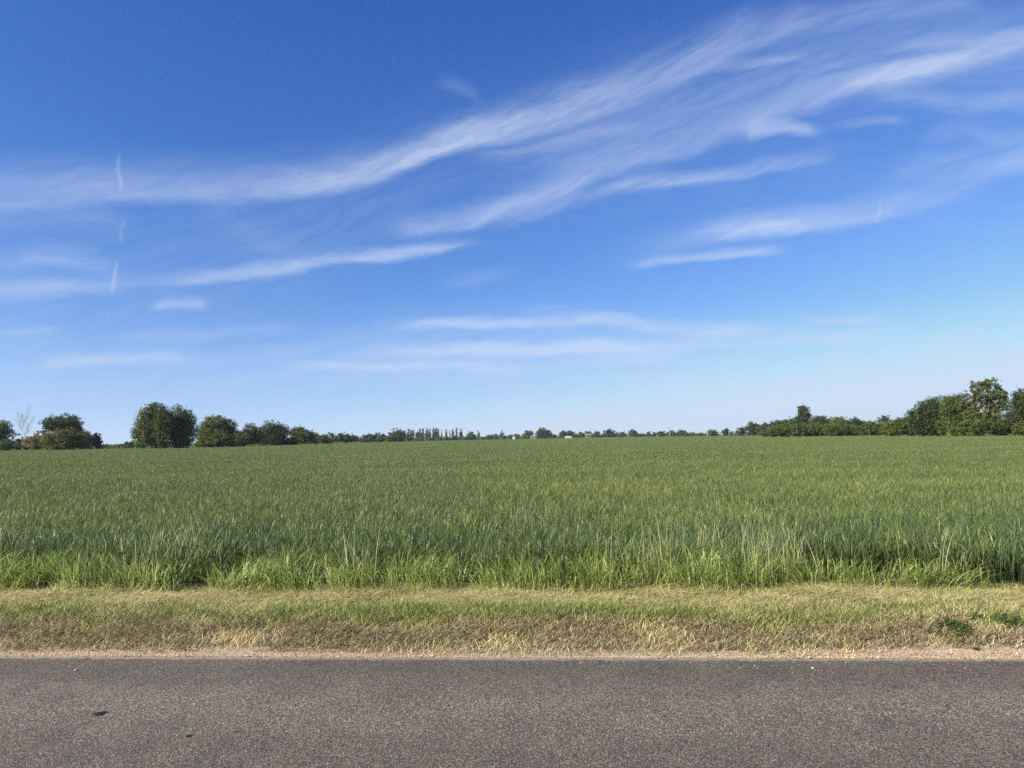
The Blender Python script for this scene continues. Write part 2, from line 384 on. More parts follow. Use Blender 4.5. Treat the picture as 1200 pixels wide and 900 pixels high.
def blade_mat(name, stops, base_stops=None, trans=.35, patch=None, rough=.5, tboost=1.0, spec=.3):
    m = mat(name); g = G(m); tint = g.attr('tint'); h = g.attr('h')
    if patch is not None:
        q, t_, s_ = gz_nodes(g)
        tint = g.m('ADD', tint, patch(g, q, t_, s_), clamp=True)
    col = g.ramp(tint, stops)
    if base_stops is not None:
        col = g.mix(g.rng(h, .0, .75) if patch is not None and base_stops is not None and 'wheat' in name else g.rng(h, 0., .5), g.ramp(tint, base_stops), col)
    g.out(col, rough, trans=trans, spec=spec)
    return m

def vnoise(x, y, sc, seed=0):                      # cheap smooth value noise
    r = np.random.default_rng(seed); N = 64; tab = r.random((N, N))
    x = np.asarray(x) / sc; y = np.asarray(y) / sc
    xi, yi = np.floor(x).astype(int), np.floor(y).astype(int); fx, fy = x - xi, y - yi
    fx, fy = fx * fx * (3 - 2 * fx), fy * fy * (3 - 2 * fy)
    a = lambda i, j: tab[(xi + i) % N, (yi + j) % N]
    return (a(0, 0) * (1 - fx) + a(1, 0) * fx) * (1 - fy) + (a(0, 1) * (1 - fx) + a(1, 1) * fx) * fy

# verge: mown grass, hay, dry bank
def verge():
    parts = []
    W_ = 9.5
    def scatter(n, s0, s1):
        return rng.uniform(-W_, W_, n), rng.uniform(s0, s1, n)
    def add(t, s, h, w_, lean, tint, segs=2, curl=1.6, ang=None, dz=0., droop=0.):
        n = len(t); x, y = world_xy(t, s); z = gz(t, s) + dz
        ang = rng.uniform(0, 2 * np.pi, n) if ang is None else ang
        parts.append(blades(x, y, z - .004, h, w_, ang, lean, ang + np.pi / 2 + rng.normal(0, .6, n), segs, tint, curl, droop))
    # dry brown bank, lower part. tint: 0 straw .. .5 olive .. 1 green
    n = 62000; t, s = scatter(n, 5.74, 6.62)
    lo = 5.80 + .16 * (vnoise(t, s * 0, .35, 3) - .5) + np.clip(t - 1.0, 0, 4) * .055
    keep = (s > lo) & (rng.random(n) < np.clip((s - lo) / .16 + .15, .1, 1)); t, s = t[keep], s[keep]; n = len(t)
    grn = np.clip(vnoise(t, s, .5, 4) * .9 - .3 + (s - 6.2) * .9 - np.clip(t, -3, 3) * .035, 0, 1)
    tint = np.clip(.16 + .5 * grn + rng.normal(0, .15, n), 0, 1)
    add(t, s, rng.uniform(.02, .06, n) * (1 + .6 * vnoise(t, s, .2, 9)), rng.uniform(.003, .0055, n), rng.uniform(.4, 2.2, n), tint)
    # green band on the brow
    n = 46000; t, s = scatter(n, 6.2, 6.75)
    k = vnoise(t, s, .33, 6) * np.exp(-((s - 6.5 - .25 * (vnoise(t, s * 0, .7, 50) - .5)) / .24) ** 2) ; keep = rng.random(n) < k * 1.5; t, s = t[keep], s[keep]; n = len(t)
    add(t, s, rng.uniform(.04, .10, n), rng.uniform(.003, .006, n), rng.uniform(.2, 1.2, n), np.clip(rng.normal(.72, .12, n), 0, 1), 3)
    # mown hay top
    n = 105000; t, s = scatter(n, 6.45, 7.75)
    g_ = vnoise(t, s, .55, 7) * .5 + vnoise(t, s, .17, 8) * .35
    tint = np.clip(.04 + .5 * g_ + rng.normal(0, .12, n), 0, 1)
    add(t, s, rng.uniform(.012, .045, n), rng.uniform(.003, .006, n), rng.uniform(1.0, 5.0, n), tint)
    n = 34000; t, s = scatter(n, 6.5, 7.7)
    add(t, s, rng.uniform(.03, .075, n), rng.uniform(.003, .005, n), rng.uniform(.2, 1.4, n), np.clip(rng.normal(.55, .14, n), 0, 1))
    # windrow of pale cut hay lying flat
    n = 30000; t = rng.uniform(-W_, W_, n); s = rng.normal(7.12, .24, n) + .12 * np.sin(t * 1.1)
    keep = vnoise(t, s, .4, 12) > .30; t, s = t[keep], s[keep]; n = len(t)
    ang = rng.normal(0, .9, n) + np.pi * (rng.random(n) < .5)
    add(t, s, rng.uniform(.006, .02, n), rng.uniform(.003, .006, n), rng.uniform(4, 13, n), np.clip(rng.normal(.08, .07, n), 0, 1), 2, 1.1, ang, dz=.035 * rng.random(n))
    return merge(parts)
straw, straw2, olive, green = (.74, .66, .40), (.55, .50, .24), (.27, .28, .085), (.12, .18, .035)
m = blade_mat('verge_grass', [(0, straw), (.22, straw2), (.5, olive), (.8, green), (1, (.07, .12, .025))], [(0, (.34, .25, .13)), (.5, (.20, .18, .07)), (1, (.08, .10, .03))], .25,
    patch=lambda g, q, t_, s_: g.m('MULTIPLY', g.m('SUBTRACT', g.noise(q, 3, 3, .5), .5), .35))
V, Q, Tt, a, b = verge()
tag(link('verge_grass', np_mesh('verge_grass', V, [Q, Tt], {'tint': a, 'h': b}), m), 'short mown yellowish grass and hay on the roadside verge', 'grass', kind='stuff')
# brown dead litter on the bank
n = 60000; t = rng.uniform(-9.5, 9.5, n); s = rng.normal(6.12, .18, n); keep = (s > 5.84 + np.clip(t - 1, 0, 4) * .05) & (s < 6.6) & (vnoise(t, s, .3, 21) > .40); t, s = t[keep], s[keep]; n = len(t)
x, y = world_xy(t, s); ang = rng.uniform(0, 6.28, n)
V, Q, Tt, a, b = blades(x, y, gz(t, s) + rng.uniform(0, .045, n), rng.uniform(.005, .035, n), rng.uniform(.003, .006, n), ang, rng.uniform(1, 5, n), ang + 1.57, 2, rng.random(n), 1.2)
n2 = 3600; t2 = rng.uniform(-9.5, 9.5, n2); s2 = EDGE + .12 - np.abs(rng.normal(0, .10, n2)); x2, y2 = world_xy(t2, s2); an2 = rng.uniform(0, 6.28, n2)
B2 = blades(x2, y2, np.maximum(gz(t2, s2), .006) + .004, rng.uniform(.002, .007, n2), rng.uniform(.002, .004, n2), an2, rng.uniform(3, 8, n2), an2 + 1.57, 2, rng.uniform(.4, 1, n2), 1.)
V, Q, Tt, a, b = merge([(V, Q, Tt, a, b), B2])
m = blade_mat('dead_grass', [(0, (.05, .037, .022)), (.5, (.20, .155, .095)), (1, (.46, .38, .25))], trans=.1)
tag(link('dead_grass', np_mesh('dead_grass', V, [Q, Tt], {'tint': a, 'h': b}), m), 'dead brown grass litter on the bank beside the road', 'grass', kind='stuff')

# gravel pebbles along the road edge
def pebbles(n):
    ico = [(0, 0, 1), (.9, 0, .3), (.28, .85, .3), (-.72, .53, .3), (-.72, -.53, .3), (.28, -.85, .3), (.5, .4, -.6), (-.5, .4, -.6), (0, -.7, -.6)]
    fc = np.array([(0, 1, 2), (0, 2, 3), (0, 3, 4), (0, 4, 5), (0, 5, 1), (1, 6, 2), (2, 6, 7), (2, 7, 3), (3, 7, 4), (4, 7, 8), (4, 8, 5), (5, 8, 1), (1, 8, 6), (6, 8, 7)])
    ico = np.array(ico); t = rng.uniform(-9.5, 9.5, n)
    wid = .06 + np.clip(t - .8, 0, 5) * .05
    kp = rng.random(n) < .30 + np.clip(t, 0, 2.5) * .28; t, wid = t[kp], wid[kp]; n = len(t)
    s = EDGE - .02 + np.abs(rng.normal(0, 1, n)) * wid
    road = rng.random(n) < .03; s[road] = EDGE - rng.random(road.sum()) ** 2 * .5
    r = rng.uniform(.002, .0065, n) * (1 + (rng.random(n) < .05) * 1.0)
    x, y = world_xy(t, s); z = np.maximum(gz(t, s), np.where(s < EDGE, 0.004, -1))
    V = ico[None] * (1 + rng.normal(0, .16, (n, 9, 1))) * r[:, None, None] * np.array([1, 1, .7])
    an = rng.uniform(0, 6.28, n); ca, sa = np.cos(an)[:, None], np.sin(an)[:, None]
    vx = V[..., 0] * ca - V[..., 1] * sa; vy = V[..., 0] * sa + V[..., 1] * ca
    V = np.stack([vx + x[:, None], vy + y[:, None], V[..., 2] + z[:, None] + r[:, None] * .35], -1)
    Fc = (fc[None] + (np.arange(n) * 9)[:, None, None]).reshape(-1, 3)
    return V.reshape(-1, 3), Fc, np.repeat(rng.random(n), 9)
V, Fc, a = pebbles(26000)
m = mat('gravel'); g = G(m); g.out(g.ramp(g.attr('tint'), [(0, (.18, .14, .095)), (.3, (.31, .245, .17)), (.8, (.42, .34, .245)), (1, (.54, .46, .36))]), .85)
tag(link('gravel', np_mesh('gravel', V, [Fc], {'tint': a}), m), 'loose sandy gravel strewn along the edge of the road', 'gravel', kind='stuff')

# tall grass fringe between verge and crop
def fringe():
    parts = []
    def fr(n, s0, s1, h0, h1, w0, w1, lean0, lean1, tint, segs=4, mask=None, droop=.25):
        t = rng.uniform(-10, 10, n); s = rng.uniform(s0, s1, n)
        s0w = .10 * (vnoise(t, t * 0, .8, 30) - .5) + .06 * (vnoise(t, t * 0, .25, 31) - .5)
        s = s + s0w
        cl = vnoise(t, s, .30, 32) * .6 + vnoise(t, s, .12, 33) * .4
        keep = rng.random(n) < np.clip(cl * 1.5, .2, 1)
        right = np.clip((t - 3.4) / .7, 0, 1); keep &= rng.random(n) > right * .9; keep &= cl > .24 + .12 * vnoise(t, s, .7, 77)
        if mask is not None: keep &= mask(t, s)
        t, s, cl = t[keep], s[keep], cl[keep]; k = len(t)
        h = rng.uniform(h0, h1, k) * (.62 + .55 * cl + .25 * vnoise(t, s, 1.1, 34)) * (1 - .25 * np.clip((t - 3.2) / 1.2, 0, 1))
        x, y = world_xy(t, s); z = gz(t, s) - .01
        flow = vnoise(t, s, .45, 35) * 2 * np.pi * 1.3
        ang = flow + rng.normal(0, .7, k)
        ang = np.where(rng.random(k) < .35, rng.normal(-1.6, .5, k), ang)
        return blades(x, y, z, h, rng.uniform(w0, w1, k), ang, rng.uniform(lean0, lean1, k), ang + np.pi / 2 + rng.normal(0, .7, k), segs, np.clip(rng.normal(tint, .24, k) + (cl - .5) * .2, 0, 1), 1.9, droop)
    parts.append(fr(27000, 7.42, 8.55, .22, .48, .005, .010, .10, .8, .60))
    parts.append(fr(8500, 7.38, 7.75, .16, .36, .005, .009, .3, 1.3, .55))
    parts.append(fr(9000, 7.34, 7.60, .05, .16, .003, .006, .4, 1.6, .22, 3))
    parts.append(fr(6500, 7.5, 8.7, .42, .72, .003, .0045, .1, .6, .10, 4, lambda t, s: vnoise(t, s * .3, .7, 40) > .52, .05))
    return merge(parts)
V, Q, Tt, a, b = fringe()
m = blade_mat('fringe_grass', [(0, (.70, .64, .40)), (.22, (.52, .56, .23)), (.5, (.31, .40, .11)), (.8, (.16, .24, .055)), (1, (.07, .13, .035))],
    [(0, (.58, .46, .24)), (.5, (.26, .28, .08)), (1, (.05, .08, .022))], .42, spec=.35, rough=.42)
tag(link('fringe_grass', np_mesh('fringe_grass', V, [Q, Tt], {'tint': a, 'h': b}), m), 'tall uncut bright green grass between mown verge and wheat', 'grass', kind='stuff')

# ------------------------------------------------------------------ wheat crop
FARL = lambda x: 1e9
def wheat_patch(size, n, h0, h1, w0, w1, segs, z0=0., cl=.22, tv=.27):
    """upright stems carrying short arched leaves at several heights"""
    x, y = rng.uniform(-size / 2, size / 2, (2, n)); ang = rng.uniform(0, 6.28, n)
    sd = int(rng.integers(1e6)); c1 = vnoise(x + size, y + size, cl, sd); c2 = vnoise(x + size, y + size, cl * .4, sd + 1)
    cl_ = .6 * c1 + .4 * c2
    keep = rng.random(n) < .35 + 1.1 * cl_; x, y, ang, cl_ = x[keep], y[keep], ang[keep], cl_[keep]; n = len(x)
    top = rng.uniform(h0, h1, n) * (.86 + .24 * cl_)
    zs = np.maximum(z0, top - rng.uniform(.10, .26, n)); low = rng.random(n) < .22; zs = np.where(low, z0, zs)
    top = np.where(rng.random(n) < .4, top * rng.uniform(.7, .95, n), top); top = np.maximum(top, zs + .05)
    L = top - zs; lean = rng.uniform(.05, .75, n)
    tint = np.clip(rng.normal(.56, tv, n) + (.5 - cl_) * .5, 0, 1)
    V, Q, Tt, a, b = blades(x, y, zs, L, rng.uniform(w0, w1, n), ang, lean, ang + np.pi / 2 + rng.normal(0, .8, n), segs, tint, 2.2, .08)
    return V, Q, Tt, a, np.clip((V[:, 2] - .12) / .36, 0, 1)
def scatter_obj(name, variants, P, rot, scl, m):
    """one object: the variants and the scatter points live in its own mesh, geometry nodes instance them"""
    K = len(variants); Vs, Qs, Ts, ti, hh, vid = [], [], [], [], [], []; o = 0
    for k, (V, Q, Tt, a, b) in enumerate(variants):
        Vs.append(V); Qs.append(Q + o); Ts.append(Tt + o); ti.append(a); hh.append(b); vid.append(np.full(len(V), k + 1)); o += len(V)
    n = len(P); Vs.append(P); z = np.zeros(n)
    var = np.concatenate([np.zeros(o, int), rng.integers(1, K + 1, n)])
    me = np_mesh(name, np.concatenate(Vs), [np.concatenate(Qs), np.concatenate(Ts)], {
        'tint': np.concatenate(ti + [z]), 'h': np.concatenate(hh + [z]), 'vid': np.concatenate(vid + [z.astype(int)]).astype(int), 'pick': var,
        'turn': np.concatenate([np.zeros(o), rot]), 'size': np.concatenate([np.zeros(o), scl])})
    ob = link(name, me, m)
    ng = bpy.data.node_groups.new(name + '_scatter', 'GeometryNodeTree')
    ng.interface.new_socket('Geometry', in_out='INPUT', socket_type='NodeSocketGeometry'); ng.interface.new_socket('Geometry', in_out='OUTPUT', socket_type='NodeSocketGeometry')
    N = ng.nodes; L = ng.links; gi = N.new('NodeGroupInput'); go = N.new('NodeGroupOutput'); jn = N.new('GeometryNodeJoinGeometry')
    def na(nm, ty):
        a = N.new('GeometryNodeInputNamedAttribute'); a.data_type = ty; a.inputs['Name'].default_value = nm; return a.outputs[0]
    def eq(a, k):
        c = N.new('FunctionNodeCompare'); c.data_type = 'INT'; c.operation = 'EQUAL'; L.new(a, c.inputs[2]); c.inputs[3].default_value = k; return c.outputs[0]
    vi, pk, tu, sz = na('vid', 'INT'), na('pick', 'INT'), na('turn', 'FLOAT'), na('size', 'FLOAT')
    cx = N.new('ShaderNodeCombineXYZ'); L.new(tu, cx.inputs[2])
    for k in range(1, K + 1):
        s1 = N.new('GeometryNodeSeparateGeometry'); s1.domain = 'POINT'; L.new(gi.outputs[0], s1.inputs[0]); L.new(eq(vi, k), s1.inputs[1])
        s2 = N.new('GeometryNodeSeparateGeometry'); s2.domain = 'POINT'; L.new(gi.outputs[0], s2.inputs[0]); L.new(eq(pk, k), s2.inputs[1])
        ip = N.new('GeometryNodeInstanceOnPoints'); L.new(s2.outputs[0], ip.inputs['Points']); L.new(s1.outputs[0], ip.inputs['Instance'])
        er = N.new('FunctionNodeEulerToRotation'); L.new(cx.outputs[0], er.inputs[0]); L.new(er.outputs[0], ip.inputs['Rotation']); L.new(sz, ip.inputs['Scale'])
        L.new(ip.outputs[0], jn.inputs[0])
    L.new(jn.outputs[0], go.inputs[0])
    md = ob.modifiers.new('scatter', 'NODES'); md.node_group = ng
    return ob

def field_patch(g, q, t_, s_):
    a = g.m('MULTIPLY', g.m('SUBTRACT', g.noise(q, .25, 4, .6, sc3=(.45, 1, 1)), .5), -.75)
    b = g.m('MULTIPLY', g.m('SUBTRACT', g.noise(q, 2.2, 2, .5), .5), .30)
    # yellower strip some 18 m out and bluish strong rows near the edge
    wob = g.m('ADD', s_, g.m('MULTIPLY', g.m('SUBTRACT', g.noise(q, .12, 3, .5), .5), 9))
    c = g.m('MULTIPLY', g.m('MULTIPLY', g.rng(wob, 14, 16.5), g.rng(wob, 21, 17.5)), g.m('MULTIPLY', g.rng(t_, -5, 5), -.13))
    d = g.m('MULTIPLY', g.rng(s_, 11.5, 9.0), .12)
    f = g.m('ADD', g.m('ADD', a, b), g.m('ADD', c, d))
    sp = g.n('ShaderNodeSeparateXYZ'); g.l(q, sp.inputs[0])
    for (px, py, rr, k_) in ((893, 604, .26, .7), (843, 590, .32, .35), (868, 597, .28, .15), (780, 577, .35, .4), (1020, 575, 1.2, .10), (700, 571, 1.6, .10), (120, 612, .8, .08)):
        d_ = ray(px, py); kk = (EYE - .5) / -d_.z; X_, Y_ = d_.x * kk, d_.y * kk; T_, S0 = X_ * ct - Y_ * st_, X_ * st_ + Y_ * ct
        e = g.m('ADD', g.m('POWER', g.m('MULTIPLY', g.m('SUBTRACT', sp.outputs[0], T_), 1 / rr), 2), g.m('POWER', g.m('MULTIPLY', g.m('SUBTRACT', sp.outputs[1], S0), .8 / rr), 2))
        f = g.m('SUBTRACT', f, g.m('MULTIPLY', g.rng(e, 1.6, 0.), k_))
    return f
wheat_stops = [(0, (.27, .27, .085)), (.3, (.165, .21, .060)), (.6, (.102, .152, .050)), (1, (.060, .108, .046))]
wheat_base_shade = [(0, (.13, .12, .035)), (.5, (.045, .065, .018)), (1, (.022, .042, .016))]  # dark lower leaf colours paint shade into the gaps between plants
M_wheat = blade_mat('wheat_leaf', wheat_stops, wheat_base_shade, .34, field_patch, rough=.42, spec=.35)
P, rot, scl = [], [], []
sp = 1.15; s = 8.55
while s < 34:
    half = .80 * s + 4
    for t in np.arange(-half, half, sp):
        tj, sj = t + rng.uniform(-.25, .25), s + rng.uniform(-.12, .25)
        P.append((*world_xy(tj, sj), float(gz(tj, sj)))); rot.append(rng.uniform(0, 6.28))
        k = .92 + .16 * rng.random()
        scl.append(k)
    s += sp * .82
for s in (7.75, 8.1):
    for t in np.arange(4.35 + (s < 8) * .35, 11, .9):
        P.append((*world_xy(t, s), float(gz(t, s)))); rot.append(rng.uniform(0, 6.28)); scl.append(.9)
P = np.array(P)
# the sparse yellow spots
bx, by = at_dist(893, 603, 1).x, 1
for (px, py, rr) in ((893, 603, .9), (843, 589, 1.0), (780, 577, .8)):
    d = ray(px, py); k = (EYE - .5) / -d.z; cx_, cy_ = d.x * k, d.y * k
    dd = np.hypot(P[:, 0] - cx_, (P[:, 1] - cy_) * .7); pass
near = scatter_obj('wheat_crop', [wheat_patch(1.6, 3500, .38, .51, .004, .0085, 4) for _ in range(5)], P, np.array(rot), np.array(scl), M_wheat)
tag(near, 'knee high blue green wheat growing just behind the grass fringe', 'wheat', kind='stuff')
# mid field
P, rot, scl = [], [], []
sp = 3.2; s = 34.5
while s < 110:
    half = .78 * s + 6
    for t in np.arange(-half, half, sp):
        tj, sj = t + rng.uniform(-.6, .6), s + rng.uniform(-.3, .3); P.append((*world_xy(tj, sj), .08)); rot.append(rng.uniform(0, 6.28)); scl.append(rng.uniform(.94, 1.06))
    s += sp * .8
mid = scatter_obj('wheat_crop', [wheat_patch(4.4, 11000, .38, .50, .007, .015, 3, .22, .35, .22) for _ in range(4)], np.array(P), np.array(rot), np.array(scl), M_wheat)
tag(mid, 'dense green wheat filling the middle of the field', 'wheat', kind='stuff')
P, rot, scl = [], [], []
sp = 9; s = 112
def far_edge(t): return np.interp(t, [-260, -110, -60, 20, 120, 260], [165, 175, 260, 620, 330, 150])
while s < 600:
    half = .72 * s + 8
    for t in np.arange(-half, half, sp):
        if s > far_edge(t): continue
        tj, sj = t + rng.uniform(-1.5, 1.5), s + rng.uniform(-1, 1); P.append((*world_xy(tj, sj), .08)); rot.append(rng.uniform(0, 6.28)); scl.append(rng.uniform(.96, 1.04))
    s += sp * .8
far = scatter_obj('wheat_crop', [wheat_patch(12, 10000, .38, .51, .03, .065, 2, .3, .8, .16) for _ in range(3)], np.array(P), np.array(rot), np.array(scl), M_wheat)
tag(far, 'far part of the green wheat field below the distant trees', 'wheat', kind='stuff')
# leafy understorey the eye meets between the tips, coloured dark as shade
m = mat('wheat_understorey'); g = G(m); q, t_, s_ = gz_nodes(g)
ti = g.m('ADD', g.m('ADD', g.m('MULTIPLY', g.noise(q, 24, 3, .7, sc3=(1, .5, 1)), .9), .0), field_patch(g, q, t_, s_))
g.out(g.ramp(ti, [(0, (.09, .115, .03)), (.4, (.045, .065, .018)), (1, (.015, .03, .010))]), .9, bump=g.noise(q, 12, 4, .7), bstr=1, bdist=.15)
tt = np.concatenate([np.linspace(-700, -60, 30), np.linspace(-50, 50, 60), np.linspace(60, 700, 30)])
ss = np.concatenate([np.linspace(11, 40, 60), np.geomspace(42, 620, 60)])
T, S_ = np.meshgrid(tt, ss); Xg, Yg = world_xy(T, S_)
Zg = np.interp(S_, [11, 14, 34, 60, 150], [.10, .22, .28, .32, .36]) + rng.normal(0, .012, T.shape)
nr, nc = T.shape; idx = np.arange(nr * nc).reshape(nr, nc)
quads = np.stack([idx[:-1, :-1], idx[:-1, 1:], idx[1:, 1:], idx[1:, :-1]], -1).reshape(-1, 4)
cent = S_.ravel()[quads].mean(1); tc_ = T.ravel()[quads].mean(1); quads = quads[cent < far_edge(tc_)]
tag(link('wheat_understorey', np_mesh('wheat_understorey', np.stack([Xg, Yg, Zg], -1).reshape(-1, 3), [quads], smooth=True), m), 'shade coloured leafy layer of the wheat field under the leaf tips', 'wheat', kind='stuff')

# ------------------------------------------------------------------ foliage materials
def leaf_mat(name, dark, mid, pale_tone, trans=.3):
    m = mat(name); g = G(m)
    col = g.ramp(g.attr('tint'), [(0, dark), (.5, mid), (1, pale_tone)])  # dark to pale tone follows the random tint attribute
    g.out(col, .6, trans=trans, spec=.25); return m
LM = {
 'dark': leaf_mat('leaf_dark', (.022, .036, .009), (.042, .064, .012), (.080, .110, .020)),
 'mid': leaf_mat('leaf_mid', (.038, .060, .012), (.078, .112, .018), (.14, .175, .030)),
 'olive': leaf_mat('leaf_olive', (.045, .058, .013), (.085, .105, .020), (.14, .15, .032)),
 'yellow': leaf_mat('leaf_yellow', (.12, .11, .035), (.22, .20, .07), (.33, .30, .12)),
 'brown': leaf_mat('leaf_brown', (.040, .046, .018), (.070, .072, .027), (.105, .10, .04)),
 'blue': leaf_mat('leaf_bluegreen', (.034, .056, .022), (.062, .090, .032), (.10, .13, .042)),
}
m = mat('bark'); g = G(m); tc_n = g.n('ShaderNodeTexCoord'); g.out(g.ramp(g.noise(tc_n.outputs['Object'], 3, 4, .6, sc3=(3, 3, .6)), [(.3, (.05, .04, .03)), (.7, (.13, .11, .085))]), .9); M_bark = m
m = mat('dead_wood'); g = G(m); tc_n = g.n('ShaderNodeTexCoord'); g.out(g.ramp(g.noise(tc_n.outputs['Object'], 3, 4, .6, sc3=(3, 3, .6)), [(.3, (.13, .12, .11)), (.7, (.26, .24, .22))]), .85); M_dead = m

def tubes(chains, sides=5):
    """chains: lists of (x, y, z, r)"""
    V, Q, Tt = [], [], []; o = 0
    for ch in chains:
        P = np.array([c[:3] for c in ch], float); rr = [c[3] for c in ch]; k = len(P)
        for i in range(k):
            d = P[min(i + 1, k - 1)] - P[max(i - 1, 0)]; d /= np.linalg.norm(d) + 1e-9
            a = np.cross(d, (.3, .9, .2)); a /= np.linalg.norm(a) + 1e-9; b = np.cross(d, a)
            for j in range(sides):
                th = 2 * math.pi * j / sides; V.append(P[i] + (a * math.cos(th) + b * math.sin(th)) * rr[i])
        for i in range(k - 1):
            for j in range(sides):
                j2 = (j + 1) % sides; Q.append((o + i * sides + j, o + i * sides + j2, o + (i + 1) * sides + j2, o + (i + 1) * sides + j))
        Tt += [(o + (k - 1) * sides, o + (k - 1) * sides + j, o + (k - 1) * sides + j + 1) for j in range(1, sides - 1)]
        o += k * sides
    return np.array(V), [np.array(Q), np.array(Tt, int).reshape(-1, 3)]

def crown_mesh(lobes, n, leaf, open_=.0, name='crown'):
    """leaf sized faces gathered in clumps spread through the crown's volume. lobes: (cx, cy, cz, rx, ry, rz)"""
    L = np.array(lobes, float); vol = (L[:, 3] * L[:, 5]) ** 1.0; pr = vol / vol.sum()
    nc = max(12, int(n / 22)); k = rng.choice(len(L), nc, p=pr)
    d = rng.normal(0, 1, (nc, 3)); d /= np.linalg.norm(d, axis=1)[:, None]
    rad = rng.random(nc) ** (1 / 3.) * .78 + .17
    cc = L[k, :3] - np.array([0, 0, .08]) * L[k, 5:6] + d * L[k, 3:] * rad[:, None] * (1 + rng.normal(0, .11, nc))[:, None]
    cr = np.minimum(L[k, 3], L[k, 5]) * rng.uniform(.16, .34, nc)
    sh = rng.random(nc) < .14; cr[sh] *= .55; up_ = d[:, 2] > -.2; q_ = sh & up_
    cc[q_] = L[k[q_], :3] + d[q_] * L[k[q_], 3:] * rng.uniform(1.0, 1.22, q_.sum())[:, None]
    keep = rng.random(nc) > open_ * (.4 + .6 * rng.random(nc)); cc, cr = cc[keep], cr[keep]; nc = len(cc)
    ct_ = np.clip(rng.normal(.5, .22, nc) , 0, 1)
    w_ = cr ** 2; j = rng.choice(nc, n, p=w_ / w_.sum())
    e = rng.normal(0, 1, (n, 3)); e /= np.linalg.norm(e, axis=1)[:, None]
    p = cc[j] + e * (cr[j] * rng.random(n) ** .45 * 1.15)[:, None] * np.array([1, 1, .8])
    ok = p[:, 2] > .05; p, j = p[ok], j[ok]; n = len(p)
    nrm = rng.normal(0, 1, (n, 3)) + np.array([0, 0, .6]) + (p - cc[j]) / cr[j][:, None] * .8
    nrm /= np.linalg.norm(nrm, axis=1)[:, None]
    a = np.cross(nrm, rng.normal(0, 1, (n, 3))); a /= np.linalg.norm(a, axis=1)[:, None]; b = np.cross(nrm, a)
    s = leaf * rng.uniform(.6, 1.3, n)[:, None] * .5
    V = np.stack([p - a * s, p - b * s * .6 + nrm * s * .15, p + a * s, p + b * s * .6 - nrm * s * .15], 1).reshape(-1, 3)
    q = np.arange(4 * n).reshape(-1, 4)
    return np_mesh(name, V, [q], {'tint': np.repeat(np.clip(ct_[j] + rng.normal(0, .12, n), 0, 1), 4)})

def plant(name, D, lobes, colour, label, cat, group, n=None, leaf=None, trunk=True, open_=0., trunk_px=None, dens=1.0, limbs=4, depth=.85):
    """lobes in photo pixels (px, py, rx, ry) standing D metres out; every lobe gets its real size and thickness"""
    u = D / F
    cx = sum(l[0] * l[2] for l in lobes) / sum(l[2] for l in lobes) if trunk_px is None else trunk_px
    base = at_dist(cx, 515, D); base.z = .08
    t = thing(name, base, label, cat, group)
    W3, area = [], 0
    for i, (px, py, rx, ry) in enumerate(lobes):
        p = at_dist(px, py, D) - base
        ny = ((i * 37) % 11 / 10 - .5) * rx * u * .7 * (len(lobes) > 1)
        W3.append((p.x, ny, p.z, rx * u, rx * u * depth, ry * u)); area += rx * ry * 3.14
    if D > 280 and min(l[2] for l in lobes) > 2.2:            # far trees stand in scrub: their foliage reaches the ground
        for px, py, rx, ry in lobes[:3]:
            p = at_dist(px, py, D) - base; hh_ = max(1.3, (p.z - ry * u * .3) * .5)
            W3.append((p.x, -.3, hh_, rx * u * .95, rx * u * .7, hh_ * 1.05)); area += rx * hh_ / u * 3.14
    leaf = leaf or max(.26, 1.25 * u)
    n = n or int(max(160, area * (1.0 / (leaf / u) ** 2) * 24 * dens))
    top = max(w[2] + w[5] for w in W3)
    if trunk:
        r0 = max(.05, top * .028); big = max(W3, key=lambda w: w[3] * w[5]); ch = []
        tz = max(big[2], .3 * top)
        ch.append([(0, 0, -.05, r0 * 1.35), (0, 0, .35, r0), (big[0] * .25, big[1] * .3, tz * .5, r0 * .8), (big[0] * .8, big[1] * .7, tz, r0 * .5), (big[0], big[1], min(tz + big[5] * .7, top * .97), r0 * .12)])
        for k in range(limbs):
            w = W3[k % len(W3)]; a = rng.uniform(0, 6.28)
            ex, ey, ez = w[0] + math.cos(a) * w[3] * .6, w[1] + math.sin(a) * w[4] * .6, w[2] + w[5] * rng.uniform(0, .6)
            z0 = tz * rng.uniform(.35, .7)
            ez = max(ez, z0 + .1)
            ch.append([(big[0] * .3, big[1] * .3, z0, r0 * .5), ((ex) * .5, ey * .5, (z0 + ez) * .5, r0 * .32), (ex, ey, ez, r0 * .08)])
        V, Fs = tubes(ch); link('trunk', np_mesh('trunk', V, Fs, smooth=True), M_bark, t)
    link('crown' if trunk else 'foliage', crown_mesh(W3, n, leaf, open_), LM[colour], t)
    return t

